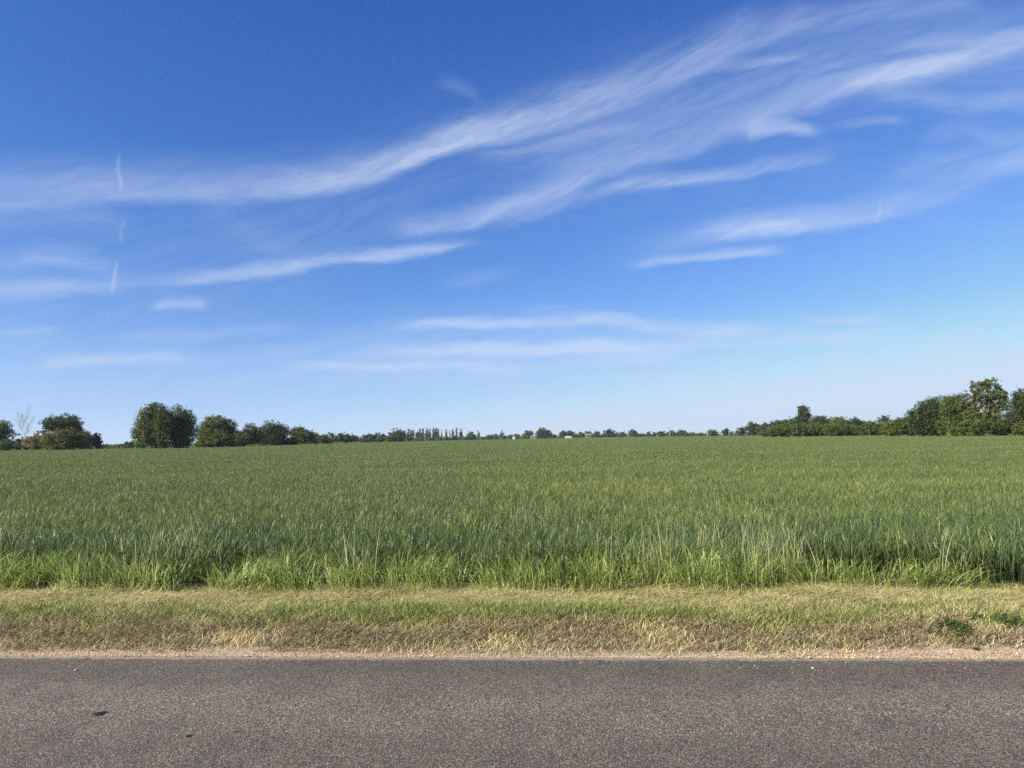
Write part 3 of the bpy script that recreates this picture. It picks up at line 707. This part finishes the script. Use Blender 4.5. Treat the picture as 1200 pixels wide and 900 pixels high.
# ------------------------------------------------------------------ left hedgerow
GL = 'trees and bushes of the hedgerow on the left'
plant('broadleaf_tree', 168, [(3, 503, 14, 10), (-10, 508, 16, 14), (14, 509, 7, 6), (-4, 516, 16, 10)], 'dark', 'dark green tree cut off by the left edge of the photo', 'tree', GL)
plant('bush', 160, [(6, 521, 12, 7), (19, 522, 8, 6), (-10, 520, 10, 8)], 'mid', 'low green bush at the foot of the tree at the left edge', 'bush', GL, trunk=False)
plant('bush', 166, [(31, 521, 8, 6), (24, 519, 6, 6)], 'olive', 'small olive bush around the bare dead tree', 'bush', GL, trunk=False)
plant('flowering_bush', 161, [(42, 518, 11, 8), (49, 511, 9, 6), (36, 522, 8, 5), (46, 520, 10, 7)], 'yellow', 'pale yellow flowering bush beside the bare dead tree', 'bush', GL, trunk=False)
plant('broadleaf_tree', 172, [(68, 496, 14, 9), (80, 497, 14, 11), (60, 499, 10, 7), (88, 503, 9, 10), (94, 512, 8, 10), (76, 505, 12, 8)], 'dark', 'dark round topped tree above the olive bush at the far left', 'tree', GL, trunk_px=76, limbs=7)
plant('bush', 158, [(74, 515, 18, 12), (60, 518, 12, 9), (89, 517, 12, 10), (80, 509, 10, 8)], 'olive', 'broad olive green bush in front of the dark round topped tree', 'bush', GL, trunk=False)
plant('bush', 170, [(104, 517, 8, 11), (98, 514, 8, 10)], 'dark', 'nearly black bush right of the olive bush', 'bush', GL, trunk=False)
plant('bush', 176, [(114, 516, 6, 9), (117, 521, 6, 5)], 'dark', 'narrow black bush at the right end of the leftmost clump', 'bush', GL, trunk=False)
plant('low_hedge', 185, [(124, 523, 9, 3), (134, 524, 8, 3), (143, 523, 9, 4), (153, 522, 9, 5), (162, 521, 8, 6)], 'mid', 'low hedge in the gap between the leftmost clump and the tall twin tree', 'hedge', GL, trunk=False)

GT = 'tall trees in the left hedgerow'
plant('broadleaf_tree', 150, [(174, 484, 10, 10), (185, 481, 12, 10), (178, 496, 16, 14), (170, 507, 13, 15), (186, 508, 14, 16), (160, 504, 4, 4), (192, 494, 12, 14), (163, 495, 3, 3), (176, 519, 19, 7), (190, 518, 12, 8)], 'mid', 'tallest tree on the left, left half of the twin crowned clump', 'tree', GT, dens=.85, open_=.28, limbs=10, depth=.6)
plant('broadleaf_tree', 154, [(209, 486, 12, 11), (218, 494, 12, 13), (207, 502, 16, 14), (216, 511, 15, 13), (199, 493, 11, 11), (227, 501, 6, 9), (210, 518, 17, 7)], 'mid', 'tall tree forming the right half of the twin crowned clump', 'tree', GT, dens=.85, open_=.28, limbs=10, depth=.6)
plant('broadleaf_tree', 168, [(255, 496, 14, 10), (268, 499, 9, 10), (244, 502, 11, 11), (256, 510, 20, 11), (242, 512, 12, 11), (272, 511, 10, 11)], 'olive', 'broad domed light green tree right of the twin crowned clump', 'tree', GT, open_=.12, limbs=6)
plant('bush', 166, [(262, 514, 12, 8), (277, 515, 10, 7), (246, 515, 12, 8)], 'mid', 'leafy bush at the foot of the domed light green tree', 'bush', GL, trunk=False)
plant('broadleaf_tree', 186, [(294, 503, 8, 7), (290, 511, 10, 9), (301, 510, 7, 9)], 'brown', 'small brownish tree beside the dark dome shaped tree', 'tree', GT)
plant('broadleaf_tree', 196, [(318, 502, 13, 9), (325, 508, 15, 12), (312, 511, 12, 10)], 'dark', 'dark dome shaped tree in the middle of the left hedgerow', 'tree', GT)
plant('broadleaf_tree', 214, [(350, 507, 10, 8), (357, 511, 12, 9), (346, 512, 7, 8)], 'mid', 'rounded green tree right of the dark dome shaped tree', 'tree', GT)
plant('bush', 228, [(369, 513, 6, 6), (365, 515, 6, 5)], 'olive', 'small pale green bush just right of the rounded green tree', 'bush', GL, trunk=False)
plant('bush', 236, [(378, 513.5, 5, 5)], 'brown', 'brownish bush between two pale bushes near the right end of the left hedgerow', 'bush', GL, trunk=False)
plant('bush', 244, [(387, 513, 6, 6)], 'brown', 'pale topped brown bush next to the dark clipped hedge end', 'bush', GL, trunk=False)
plant('hedge', 255, [(398, 513, 6, 5.5), (405, 513, 7, 5.5), (412, 513, 6, 5), (417, 514, 4, 4)], 'dark', 'dark square ended hedge where the left hedgerow stops', 'hedge', GL, trunk=False)

for (x0, x1, D, yb, lab) in ((234, 288, 172, 520.5, 'low scrub joining the domed light green tree to the small brownish tree'), (284, 345, 200, 518.0, 'low scrub in the shade of the dark dome shaped tree'), (340, 395, 240, 516.2, 'low scrub between the rounded green tree and the dark square ended hedge')):
    plant('low_hedge', D, [(x, yb - random.random() - (x - (x0 + x1) / 2) * .02, 5.5, 3.2 + 1.5 * random.random()) for x in np.arange(x0, x1, 6)], 'mid', lab, 'hedge', GL, trunk=False)
# bare dead trees
def bare_tree(name, D, px, top_py, label, seed, tilt=0., spread=1.0):
    r = random.Random(seed); base = at_dist(px, 515, D); base.z = .08; t = thing(name, base, label, 'tree')
    H = (at_dist(px, top_py, D) - base).z; ch = []; br = []
    def grow(p, d, L, rad, lv, out):
        pts = [(*p, rad)]; q = Vector(p); dd = Vector(d)
        for i in range(4):
            dd = (dd + Vector((r.gauss(0, .10), r.gauss(0, .10), .05))).normalized(); q = q + dd * L / 4; pts.append((*q, max(.012, rad * (1 - (i + 1) * .22))))
            if lv < 3 and i >= (1 if lv == 0 else 0):
                for _ in range(2 if lv < 2 else 1):
                    a = r.uniform(0, 6.28); sd_ = (dd + Vector((math.cos(a), math.sin(a) * .7, .25)) * r.uniform(.4, .9) * spread).normalized()
                    grow(tuple(q), sd_, L * r.uniform(.38, .62), rad * .42, lv + 1, br)
        out.append(pts)
    grow((0, 0, -.05), (tilt, 0, 1), H * .80, H * .011, 0, ch)
    V, Fs = tubes(ch); link('trunk', np_mesh('trunk', V, Fs, smooth=True), M_dead, t)
    V, Fs = tubes(br, 4); link('branches', np_mesh('branches', V, Fs, smooth=True), M_dead, t)
bare_tree('dead_tree', 159, 26, 492, 'bare pale dead tree standing between the left edge tree and the yellow bush', 4, .0)
bare_tree('dead_tree', 152, 160, 491, 'thin bare dead tree leaning out of the left side of the tall twin crowned clump', 9, -.16, .8)

# ------------------------------------------------------------------ far tree line
GF = 'distant trees along the horizon'
def far_tree(D, lobes, colour, label, group=GF, name='distant_tree', cat='tree', **k):
    return plant(name, D, lobes, colour, label, cat, group, limbs=2, **k)
far_tree(430, [(428, 514, 8, 4.5), (434, 513, 7, 5)], 'blue', 'low grey green tree just right of the dark square ended hedge')
far_tree(440, [(444, 512.5, 8, 5.5)], 'blue', 'second grey green tree right of the dark square ended hedge')
far_tree(450, [(456, 513, 6, 4.5)], 'mid', 'small round tree left of the broad dome beside the poplars')
far_tree(455, [(465, 510, 8, 7), (471, 511, 7, 7), (461, 512, 5, 5)], 'blue', 'broad dome shaped distant tree immediately left of the poplars')
far_tree(450, [(479, 513, 5, 4)], 'olive', 'pale bush under the leftmost poplars', name='distant_bush', cat='bush', trunk=False)
GP = 'row of slim poplars on the horizon'
pop = [(478.5, 501, 1.9), (481.5, 502.3, 1.5), (484.2, 501.4, 1.7), (489, 504, 2.3), (492, 501.5, 2.0), (495.5, 501, 2.2), (500, 500.3, 2.1), (503.2, 500.6, 2.1),
       (508, 500.2, 2.0), (511, 500, 2.1), (513.3, 501.5, 1.8), (517.5, 502.5, 1.0), (523, 502, 1.5), (527, 503, 1.0), (530.5, 501.3, 1.6), (535, 500.5, 1.8), (540.3, 501.5, 2.3)]
plab = ['first poplar from the left, tall and slender', 'second poplar from the left, thin with a slightly lower tip', 'third poplar from the left, just before the first gap in the row',
 'fourth poplar from the left, lowest and broad, right of the first gap', 'fifth poplar from the left, joined to its lower left neighbour', 'sixth poplar from the left, broad and full',
 'seventh poplar from the left, one of the tallest', 'eighth poplar from the left, tall twin of the seventh', 'ninth poplar from the left, first of the dense middle trio',
 'tenth poplar from the left, tallest of the dense middle trio', 'eleventh poplar from the left, right side of the dense middle trio', 'twelfth poplar from the left, very thin and sparse',
 'thirteenth poplar from the left, slim with a bush at its foot', 'fourteenth poplar from the left, thin and see through', 'fifteenth poplar from the left, slim beside the see through one',
 'second poplar from the right end of the row, standing free', 'last poplar at the right end of the row, broad at the base']
for (px, ty, r_), lb in zip(pop, plab):
    by_ = 516; mid_ = (ty + by_) / 2
    far_tree(600, [(px, ty + 4.2, r_ * .72, 4.2), (px, mid_ + 1.5, r_, 5.5), (px, by_ - 3.5, r_ * .8, 4)], 'blue' if r_ > 1.2 else 'brown', lb, GP, name='poplar', open_=.1 if r_ > 1.2 else .35, dens=1.2, leaf=.62)
for k, (px, rx, ry, c, lb) in enumerate([(491, 6, 3.2, 'olive', 'pale bushes below the fourth to sixth poplars'), (504, 6, 2.8, 'mid', 'low bushes under the tallest poplars'), (514, 5, 3, 'olive', 'low pale bush under the middle trio of poplars'),
      (523, 5, 3.4, 'mid', 'dark bush under the thin sparse poplars'), (532, 5, 3.2, 'dark', 'dark bush left of the two free standing poplars'), (544, 4, 3, 'mid', 'low bush between the last poplar and the round tree')]):
    far_tree(570, [(px, 516.4 - k * .2 - ry * .4, rx, ry), (px + rx * .7, 516.4 - k * .2 - ry * .3, rx * .6, ry * .8)], c, lb, 'low bushes under the poplars', name='distant_bush', cat='bush', trunk=False)
FT = [
 (620, [(551.5, 510, 4.5, 4.6), (554.5, 512, 4, 4)], 'mid', 'round tree standing alone right of the poplar row'),
 (640, [(560.7, 508.5, 1.5, 4.5), (560.7, 512, 1.8, 3)], 'blue', 'small lone poplar right of the round tree'),
 (640, [(573, 512.5, 4.5, 3.4)], 'mid', 'low tree at the left end of the group with the pointed conifer'),
 (640, [(580, 512, 5, 3.6)], 'blue', 'low wide tree left of the pointed conifer'),
 (630, [(588.4, 506.5, 1.6, 4), (588.6, 511, 4.5, 4)], 'mid', 'pointed conifer rising above its low neighbours'),
 (660, [(599, 512, 4, 3.4)], 'blue', 'small tree just left of the first white shed'),
 (660, [(606, 511.3, 3.6, 3.6)], 'mid', 'small round tree just right of the first white shed'),
 (650, [(619, 509, 6, 4.8), (614, 511.5, 4, 3)], 'mid', 'round topped tree left of the big brownish tree'),
 (600, [(635, 506.5, 6, 5.5), (640, 508, 7, 5.5), (632, 510, 5, 4)], 'brown', 'big brownish round tree, tallest on the middle of the horizon'),
 (650, [(649, 511, 4.5, 2.8)], 'blue', 'low tree right of the big brownish tree'),
 (620, [(661, 508.5, 6, 4.2), (668, 508.5, 5, 4)], 'dark', 'flat topped dark tree behind the long white shed'),
 (640, [(674, 510.5, 3.6, 3)], 'mid', 'small tree right of the flat topped dark tree'),
 (640, [(681, 509.6, 5, 3.4)], 'olive', 'wide olive tree left of the cream cottage'),
 (650, [(690, 508.5, 4.6, 4)], 'mid', 'round tree behind the cream cottage'),
 (650, [(699, 509, 4.2, 3.8)], 'mid', 'round tree right of the cream cottage'),
 (620, [(707.6, 506, 1.1, 3.6), (707.8, 509.5, 1.4, 3)], 'blue', 'narrow spire of a conifer touching a broad tree'),
 (620, [(713.5, 507, 5, 4.6), (718, 508.5, 4, 4)], 'dark', 'broad dark tree right of the narrow conifer spire'),
 (650, [(724, 509.3, 4, 3)], 'mid', 'small tree between the broad dark tree and the green block shaped tree'),
 (650, [(731, 509.3, 4.4, 3.2)], 'blue', 'low grey green tree left of the block shaped tree'),
 (610, [(741, 507.5, 5, 4.2), (745, 508.8, 3.5, 3.4)], 'mid', 'green block shaped tree right of centre on the horizon'),
 (680, [(752, 510, 5, 2.2)], 'blue', 'lowest bluish tree right of the block shaped tree'),
 (670, [(760.5, 508.3, 3, 2.8)], 'mid', 'first of two small round trees beyond the low bluish one'),
 (670, [(766, 508.5, 2.4, 2.8)], 'olive', 'second of two small round trees beyond the low bluish one'),
 (650, [(775, 508.3, 6, 3.4)], 'dark', 'wide dark tree left of the thin mast'),
 (650, [(787, 508, 6, 3.4)], 'blue', 'wide tree under the thin mast'),
 (640, [(797, 506.6, 3.8, 3.8)], 'dark', 'upright dark tree right of the thin mast'),
 (640, [(802.5, 507.7, 3.6, 3.2)], 'mid', 'rounded tree leaning against the upright dark tree'),
 (670, [(812, 508.6, 4.8, 2.4)], 'blue', 'low bluish tree before the gap in the tree line'),
 (680, [(821, 508.8, 4.5, 2.0)], 'mid', 'lowest tree in the gap of the tree line'),
 (560, [(833.5, 506.8, 5, 3.6), (837.5, 507.5, 4, 3)], 'mid', 'rounded tree on the right of the gap in the tree line'),
 (540, [(850, 505.8, 4.2, 4)], 'dark', 'dark round tree with a clear outline left of the right hand wood'),
 (560, [(857.5, 507.6, 3, 2.4)], 'blue', 'tiny tree between the dark round tree and the right hand wood'),
]
for D, lb_, c, lab in FT: far_tree(D, lb_, c, lab, leaf=.75, dens=1.1)
# low far hedges that run behind everything
for (x0, x1, D, ym, lab) in ((418, 560, 700, 514.6, 'low hedge line on the horizon beneath the poplars'), (562, 700, 720, 512.4, 'low hedge line on the horizon behind the white sheds'), (700, 905, 560, 509.3, 'low hedge line on the horizon under the right hand distant trees')):
    lb_ = [(x, ym - (x - (x0 + x1) / 2) * .0157 - .5 * random.random(), 4.5, 1.3 + .7 * random.random()) for x in np.arange(x0, x1, 5)]
    plant('distant_hedge', D, lb_, 'blue', lab, 'hedge', 'hedge lines on the horizon', trunk=False, leaf=.9)

# ------------------------------------------------------------------ right hand wood and hedge
GR = 'trees and bushes of the wood on the right'
R_ = [
 (420, [(866, 504.5, 5, 4), (871, 503.5, 4, 4)], 'blue', 'small tree at the left tip of the right hand wood'),
 (400, [(880, 500.5, 7, 6), (885, 502, 7, 6)], 'blue', 'rounded blue green tree near the left tip of the right hand wood'),
 (390, [(894, 498, 4, 3), (897, 501, 6, 5), (890, 503, 5, 4)], 'brown', 'thin crowned arching tree above the left end of the long hedge'),
 (330, [(908, 500, 9, 7), (918, 499, 8, 8)], 'blue', 'low round tree behind the left end of the long hedge'),
 (330, [(928, 497, 8, 8), (922, 499, 7, 7)], 'mid', 'round tree just left of the upright tall tree over the long hedge'),
 (320, [(938, 479, 4.5, 5), (942, 483, 6.5, 8), (941, 493, 8, 9), (945, 488, 5, 6)], 'dark', 'upright tall tree rising above the long hedge on the right'),
 (300, [(955, 495, 8, 8), (964, 495, 8, 8)], 'brown', 'reddish brown tree right of the upright tall tree'),
 (300, [(975, 497, 8, 8), (968, 499, 7, 7)], 'olive', 'low yellowish tree behind the middle of the long hedge'),
 (290, [(985, 495, 8, 7.5)], 'mid', 'round green tree behind the middle of the long hedge'),
 (290, [(998, 496, 8, 7), (1005, 498, 7, 7)], 'dark', 'dark low tree right of the round green tree behind the long hedge'),
 (290, [(1016, 499, 8, 6)], 'mid', 'lowest tree of the right hand wood behind the long hedge'),
 (330, [(1036, 494, 8, 7)], 'blue', 'far grey green dome peeping over the right part of the long hedge'),
]
for D, lb_, c, lab in R_: plant('broadleaf_tree', D, lb_, c, lab, 'tree', GR, limbs=3)
plant('hedge', 215, [(898, 507, 9, 4.6), (909, 505, 10, 6.5), (921, 504, 10, 7.5), (934, 504, 10, 7.5), (947, 504, 10, 7.5), (960, 503.5, 10, 8), (973, 504, 10, 7.5), (986, 503, 10, 8), (999, 504, 10, 7), (1012, 504, 10, 7), (1025, 503, 10, 8), (1038, 502.5, 10, 8.5), (1050, 502, 9, 9)], 'mid',
      'long uneven green hedge running along the right side of the field', 'hedge', GR, trunk=False, dens=1.6, depth=.6)
plant('bush', 165, [(1050, 500, 9, 10), (1060, 498, 10, 11), (1042, 503, 8, 8), (1068, 500, 9, 11)], 'mid', 'tall bush where the long hedge meets the dark thicket', 'bush', GR, trunk=False, open_=.1)
plant('broadleaf_tree', 150, [(1084, 479, 12, 11), (1096, 475, 13, 11), (1078, 489, 12, 12), (1093, 490, 16, 14), (1100, 499, 16, 11), (1082, 500, 14, 10)], 'dark', 'dark wide tree on the left side of the tallest tree at right', 'tree', GR, limbs=8, open_=.18, dens=1.0)
plant('broadleaf_tree', 146, [(1114, 474, 13, 12), (1124, 473, 12, 11), (1118, 487, 15, 13), (1126, 498, 14, 12), (1110, 499, 12, 10)], 'mid', 'green tree leaning against the tallest tree at right', 'tree', GR, limbs=8, open_=.2, dens=1.0)
plant('broadleaf_tree', 143, [(1145, 453, 12, 7), (1160, 450, 13, 7), (1139, 462, 9, 7), (1152, 463, 14, 8), (1170, 461, 10, 8), (1147, 474, 13, 8), (1165, 474, 12, 8), (1178, 468, 5, 6), (1142, 486, 12, 10), (1160, 488, 14, 10)], 'olive', 'tallest tree on the right, with see through crown above the thicket', 'tree', GR, limbs=12, open_=.38, trunk_px=1158, dens=.8, depth=.6)
plant('broadleaf_tree', 139, [(1196, 464, 12, 10), (1206, 472, 16, 14), (1190, 480, 13, 12), (1200, 490, 16, 14), (1186, 497, 12, 12), (1215, 495, 14, 14)], 'dark', 'dark tree cut off by the right edge of the photo', 'tree', GR, limbs=8, open_=.18, dens=1.0)
plant('bush', 137, [(1136, 501, 13, 10), (1148, 500, 12, 10), (1122, 504, 10, 7)], 'mid', 'green bush below the left side of the tallest tree at right', 'bush', GR, trunk=False, open_=.1)
plant('bush', 138, [(1165, 500, 12, 10), (1176, 502, 11, 9)], 'dark', 'dark bush below the right side of the tallest tree at right', 'bush', GR, trunk=False, open_=.1)
plant('bush', 136, [(1192, 502, 10, 8), (1204, 502, 10, 9)], 'olive', 'olive bush under the dark tree at the right edge', 'bush', GR, trunk=False, open_=.1)

# ------------------------------------------------------------------ distant buildings and mast
def box_v(x0, x1, y0, y1, z0, z1):
    return np.array([(x, y, z) for z in (z0, z1) for y in (y0, y1) for x in (x0, x1)]), np.array([(0, 2, 3, 1), (4, 5, 7, 6), (0, 1, 5, 4), (2, 6, 7, 3), (0, 4, 6, 2), (1, 3, 7, 5)])
def plain(name, c, rough=.7):
    m = mat(name); g = G(m); tcn = g.n('ShaderNodeTexCoord'); nz = g.noise(tcn.outputs['Object'], 1.5, 4, .6)
    g.out(g.mix(nz, tuple(v * .82 for v in c), c), rough); return m
M_white, M_cream, M_tile, M_grey = plain('white_sheeting', (.55, .56, .54)), plain('cream_render', (.22, .21, .17)), plain('roof_tile', (.20, .13, .09)), plain('weathered_steel', (.25, .25, .25))
M_pane = plain('window_pane', (.04, .05, .06), .15)
def building(name, px, D, wid, dep, hw, hr, mw, mr, label, cat, win=False):
    b = at_dist(px, 515, D); b.z = .08; t = thing(name, b, label, cat, 'low buildings on the horizon')
    V, Q = box_v(-wid / 2, wid / 2, -dep / 2, dep / 2, 0, hw); link('wall', np_mesh('wall', V, [Q]), mw, t)
    o = .25; V = np.array([(-wid / 2 - o, -dep / 2 - o, hw + .003), (wid / 2 + o, -dep / 2 - o, hw + .003), (wid / 2 + o, dep / 2 + o, hw + .003), (-wid / 2 - o, dep / 2 + o, hw + .003), (-wid / 2 - o, 0, hw + hr), (wid / 2 + o, 0, hw + hr)])
    link('roof', np_mesh('roof', V, [np.array([(0, 1, 5, 4), (2, 3, 4, 5), (0, 3, 2, 1)]), np.array([(0, 4, 3), (1, 2, 5)])]), mr, t)
    if win:
        for x in (-wid * .3, 0, wid * .3):
            V, Q = box_v(x - .5, x + .5, -dep / 2 - .05, -dep / 2 - .003, .9, hw - .35); link('window', np_mesh('window', V, [Q]), M_pane, t)
building('white_shed', 666, 520, 4.4, 3, 1.25, .35, M_white, M_white, 'long low white shed in front of the flat topped dark tree', 'shed')
building('white_shed', 602, 560, 1.7, 2, 1.5, .4, M_white, M_white, 'smallest white shed between two small distant trees', 'shed')
building('cottage', 625, 600, 4.6, 5, 1.7, .7, M_cream, M_cream, 'cream cottage half hidden left of the big brownish tree', 'cottage', True)
building('cottage', 689.5, 590, 4.0, 6, 2.0, 1.3, M_cream, M_tile, 'cream cottage with a dark roof half hidden among distant trees', 'cottage', True)
b = at_dist(784.5, 515, 640); b.z = .08; t = thing('mast', b, 'thin mast rising above the wide tree on the horizon', 'mast')
V, Fs = tubes([[(0, 0, 0, .28), (0, 0, 8.3, .12)]], 6); link('pole', np_mesh('pole', V, Fs), M_grey, t)
V, Fs = tubes([[(-.7, 0, 7.4, .06), (.7, 0, 7.4, .06)], [(-.4, 0, 8.0, .05), (.4, 0, 8.0, .05)]], 5); link('antenna', np_mesh('antenna', V, Fs), M_grey, t)

# ------------------------------------------------------------------ near small things
def on_ground(px, py):
    z = .1
    for _ in range(8):
        d = ray(px, py); k = (EYE - z) / -d.z; x, y = d.x * k, d.y * k
        z = float(gz(x * ct - y * st_, S_of(x, y))) if S_of(x, y) > EDGE else 0.
    return Vector((x, y, z))
M_tar = mat('black_tar'); g = G(M_tar); g.out((.016, .015, .014), .9, spec=.1)
def tar_spot(px, py, a, b_, rot, label):
    p = on_ground(px, py); n = 22; V = [(0, 0, .004)]
    for k in range(n):
        th = 2 * math.pi * k / n; r = 1 + .10 * math.sin(3 * th + rot) + random.uniform(-.06, .06)
        for f, z in ((.8, .003), (1, .0003)):
            x, y = a * r * f * math.cos(th), b_ * r * f * math.sin(th); V.append((x * math.cos(rot) - y * math.sin(rot), x * math.sin(rot) + y * math.cos(rot), z))
    Tt = [(0, 1 + 2 * k, 1 + 2 * ((k + 1) % n)) for k in range(n)]; Q = [(1 + 2 * k, 2 + 2 * k, 2 + 2 * ((k + 1) % n), 1 + 2 * ((k + 1) % n)) for k in range(n)]
    me = np_mesh('tar_spot', V, [np.array(Q), np.array(Tt)], smooth=True); o = link('tar_spot', me, M_tar); o.location = p + Vector((0, 0, float(np.interp(S_of(p.x, p.y), [-.25, 1, 2.7, 4.5, 5.4, EDGE], [-.01, .01, .025, .01, .004, -.002])) + .0012))
    tag(o, label, 'tar spot', 'black spots on the asphalt')
tar_spot(117, 838.5, .038, .036, .5, 'larger oval black spot on the asphalt at lower left')
tar_spot(221, 866, .017, .013, .3, 'smaller black spot on the asphalt, lower right of the oval one')

M_weed = leaf_mat('weed_leaf', (.022, .05, .010), (.038, .085, .016), (.065, .125, .026), .3)
def weed(px, py, size, n, label, seed):
    r = np.random.default_rng(seed); p = on_ground(px, py); t = thing('broadleaf_weed', p - Vector((0, 0, .005)), label, 'weed', 'leafy weeds on the verge')
    V, Q, ti, ch = [], [], [], []
    for k in range(n):
        a = r.uniform(0, 6.28); R0 = size * r.random() ** .6; hgt = size * r.uniform(.15, .95) * (1.15 - R0 / size * .6)
        c = np.array([math.cos(a) * R0, math.sin(a) * R0 * .7, hgt]); L = size * r.uniform(.13, .28); w2 = L * .36
        d = np.array([math.cos(a + r.normal(0, .5)), math.sin(a + r.normal(0, .5)), r.uniform(-.5, .35)]); d /= np.linalg.norm(d)
        sd_ = np.cross(d, (0, 0, 1)); sd_ /= np.linalg.norm(sd_); up = np.cross(sd_, d); o = len(V)
        prof = [(0, .12), (.2, .7), (.45, 1), (.7, .8), (.9, .35), (1, .04)]
        for f, wd in prof:
            zc = -.35 * f * f * L
            m_ = c + d * f * L + np.array([0, 0, zc]); V += [m_ - sd_ * w2 * wd + up * w2 * .25 * wd, m_, m_ + sd_ * w2 * wd + up * w2 * .25 * wd]
        for i in range(len(prof) - 1):
            b_ = o + 3 * i; Q += [(b_, b_ + 1, b_ + 4, b_ + 3), (b_ + 1, b_ + 2, b_ + 5, b_ + 4)]
        ti += [np.clip(r.normal(.5, .25), 0, 1)] * (3 * len(prof))
        ch.append([(c[0] * .15, c[1] * .15, 0, .0022), (c[0] * .6, c[1] * .6, c[2] * .6, .0018), (c[0], c[1], c[2], .0012)])
    link('foliage', np_mesh('foliage', V, [np.array(Q)], {'tint': ti}, smooth=True), M_weed, t)
    V, Fs = tubes(ch, 4); link('stem', np_mesh('stem', V, Fs), M_weed, t)
weed(1113, 740, .13, 90, 'larger dark green leafy weed above the gravel at right', 1)
weed(1129, 751, .10, 70, 'second leafy weed, lower right of the larger dark green one', 2)
weed(1144, 762, .05, 20, 'tiny leafy weed growing out of the gravel', 3)
weed(1181, 732, .12, 60, 'leafy weed in the grass near the right edge of the verge', 5)
weed(1140, 724, .08, 30, 'small leafy weed in the grass above the larger dark green one', 8)

M_stalk = mat('dry_stalk'); g = G(M_stalk); g.out((.46, .40, .25), .7, trans=.2)
def stalk(px, py, h, lx, label, k):
    p = on_ground(px, py); p.z += -.02; t = thing('tall_grass_stem', p, label, 'grass stem', 'dry grass stems sticking out of the tall fringe')
    r = random.Random(k); top = (lx * h, r.uniform(-.05, .02), h)
    ch = [[(0, 0, 0, .0022), (lx * h * .2, 0, h * .35, .0020), (lx * h * .55, top[1] * .5, h * .7, .0016), (*top, .0012)]]
    V, Fs = tubes(ch, 4); link('stem', np_mesh('stem', V, Fs), M_stalk, t)
    ch = []
    for i in range(14):
        f = i / 13; bx_ = lx * h * (1 + .12 * f); bz = h * (.93 + .12 * f); a = r.uniform(0, 6.28); L = .008 * (1 - f * .6)
        ch.append([(bx_, top[1], bz, .0016), (bx_ + math.cos(a) * L, top[1] + math.sin(a) * L, bz + L * 1.3, .0022), (bx_ + math.cos(a) * L * 1.2, top[1] + math.sin(a) * L * 1.2, bz + L * 2, .0006)])
    V, Fs = tubes(ch, 4); link('seed_head', np_mesh('seed_head', V, Fs), M_stalk, t)
SK = [(1124, 689, .42, -.45, 'long pale leaning grass stem in the gap of the fringe at right'), (404, 676, .50, -.12, 'pale upright grass stem at the notch in the fringe left of centre'),
      (424, 672, .55, .10, 'taller pale grass stem right of the notch left of centre'), (372, 672, .46, .16, 'pinkish grass stem just left of the notch left of centre'), (588, 668, .48, -.22, 'single pale grass stem leaning left near the centre of the fringe'),
      (850, 668, .50, -.40, 'grass stem leaning left right of centre'), (952, 668, .44, -.5, 'leftmost of three leaning grass stems right of centre'), (986, 670, .42, -.62, 'middle of three leaning grass stems right of centre'),
      (1016, 672, .40, -.58, 'rightmost of three leaning grass stems right of centre'), (1178, 684, .40, -.5, 'leaning grass stem nearest the right edge'), (44, 672, .44, .1, 'pale grass stem nearest the left edge'), (318, 670, .42, .2, 'short pale grass stem halfway between left edge and centre')]
for k, a in enumerate(SK): stalk(*a, k)

# ------------------------------------------------------------------ haze
V, Q = box_v(-1700, 1700, -1100, 1800, -2.0, 30)
m = mat('haze'); nt = m.node_tree; v_ = nt.nodes.new('ShaderNodeVolumePrincipled'); v_.inputs['Density'].default_value = .00012; v_.inputs['Color'].default_value = (.72, .82, .95, 1); v_.inputs['Anisotropy'].default_value = .2
o_ = nt.nodes.new('ShaderNodeOutputMaterial'); nt.links.new(v_.outputs[0], o_.inputs['Volume'])
hz = link('haze', np_mesh('haze', V, [Q]), m); hz['kind'] = 'stuff'; hz['label'] = 'thin pale summer haze over the field'; hz.display_type = 'WIRE'
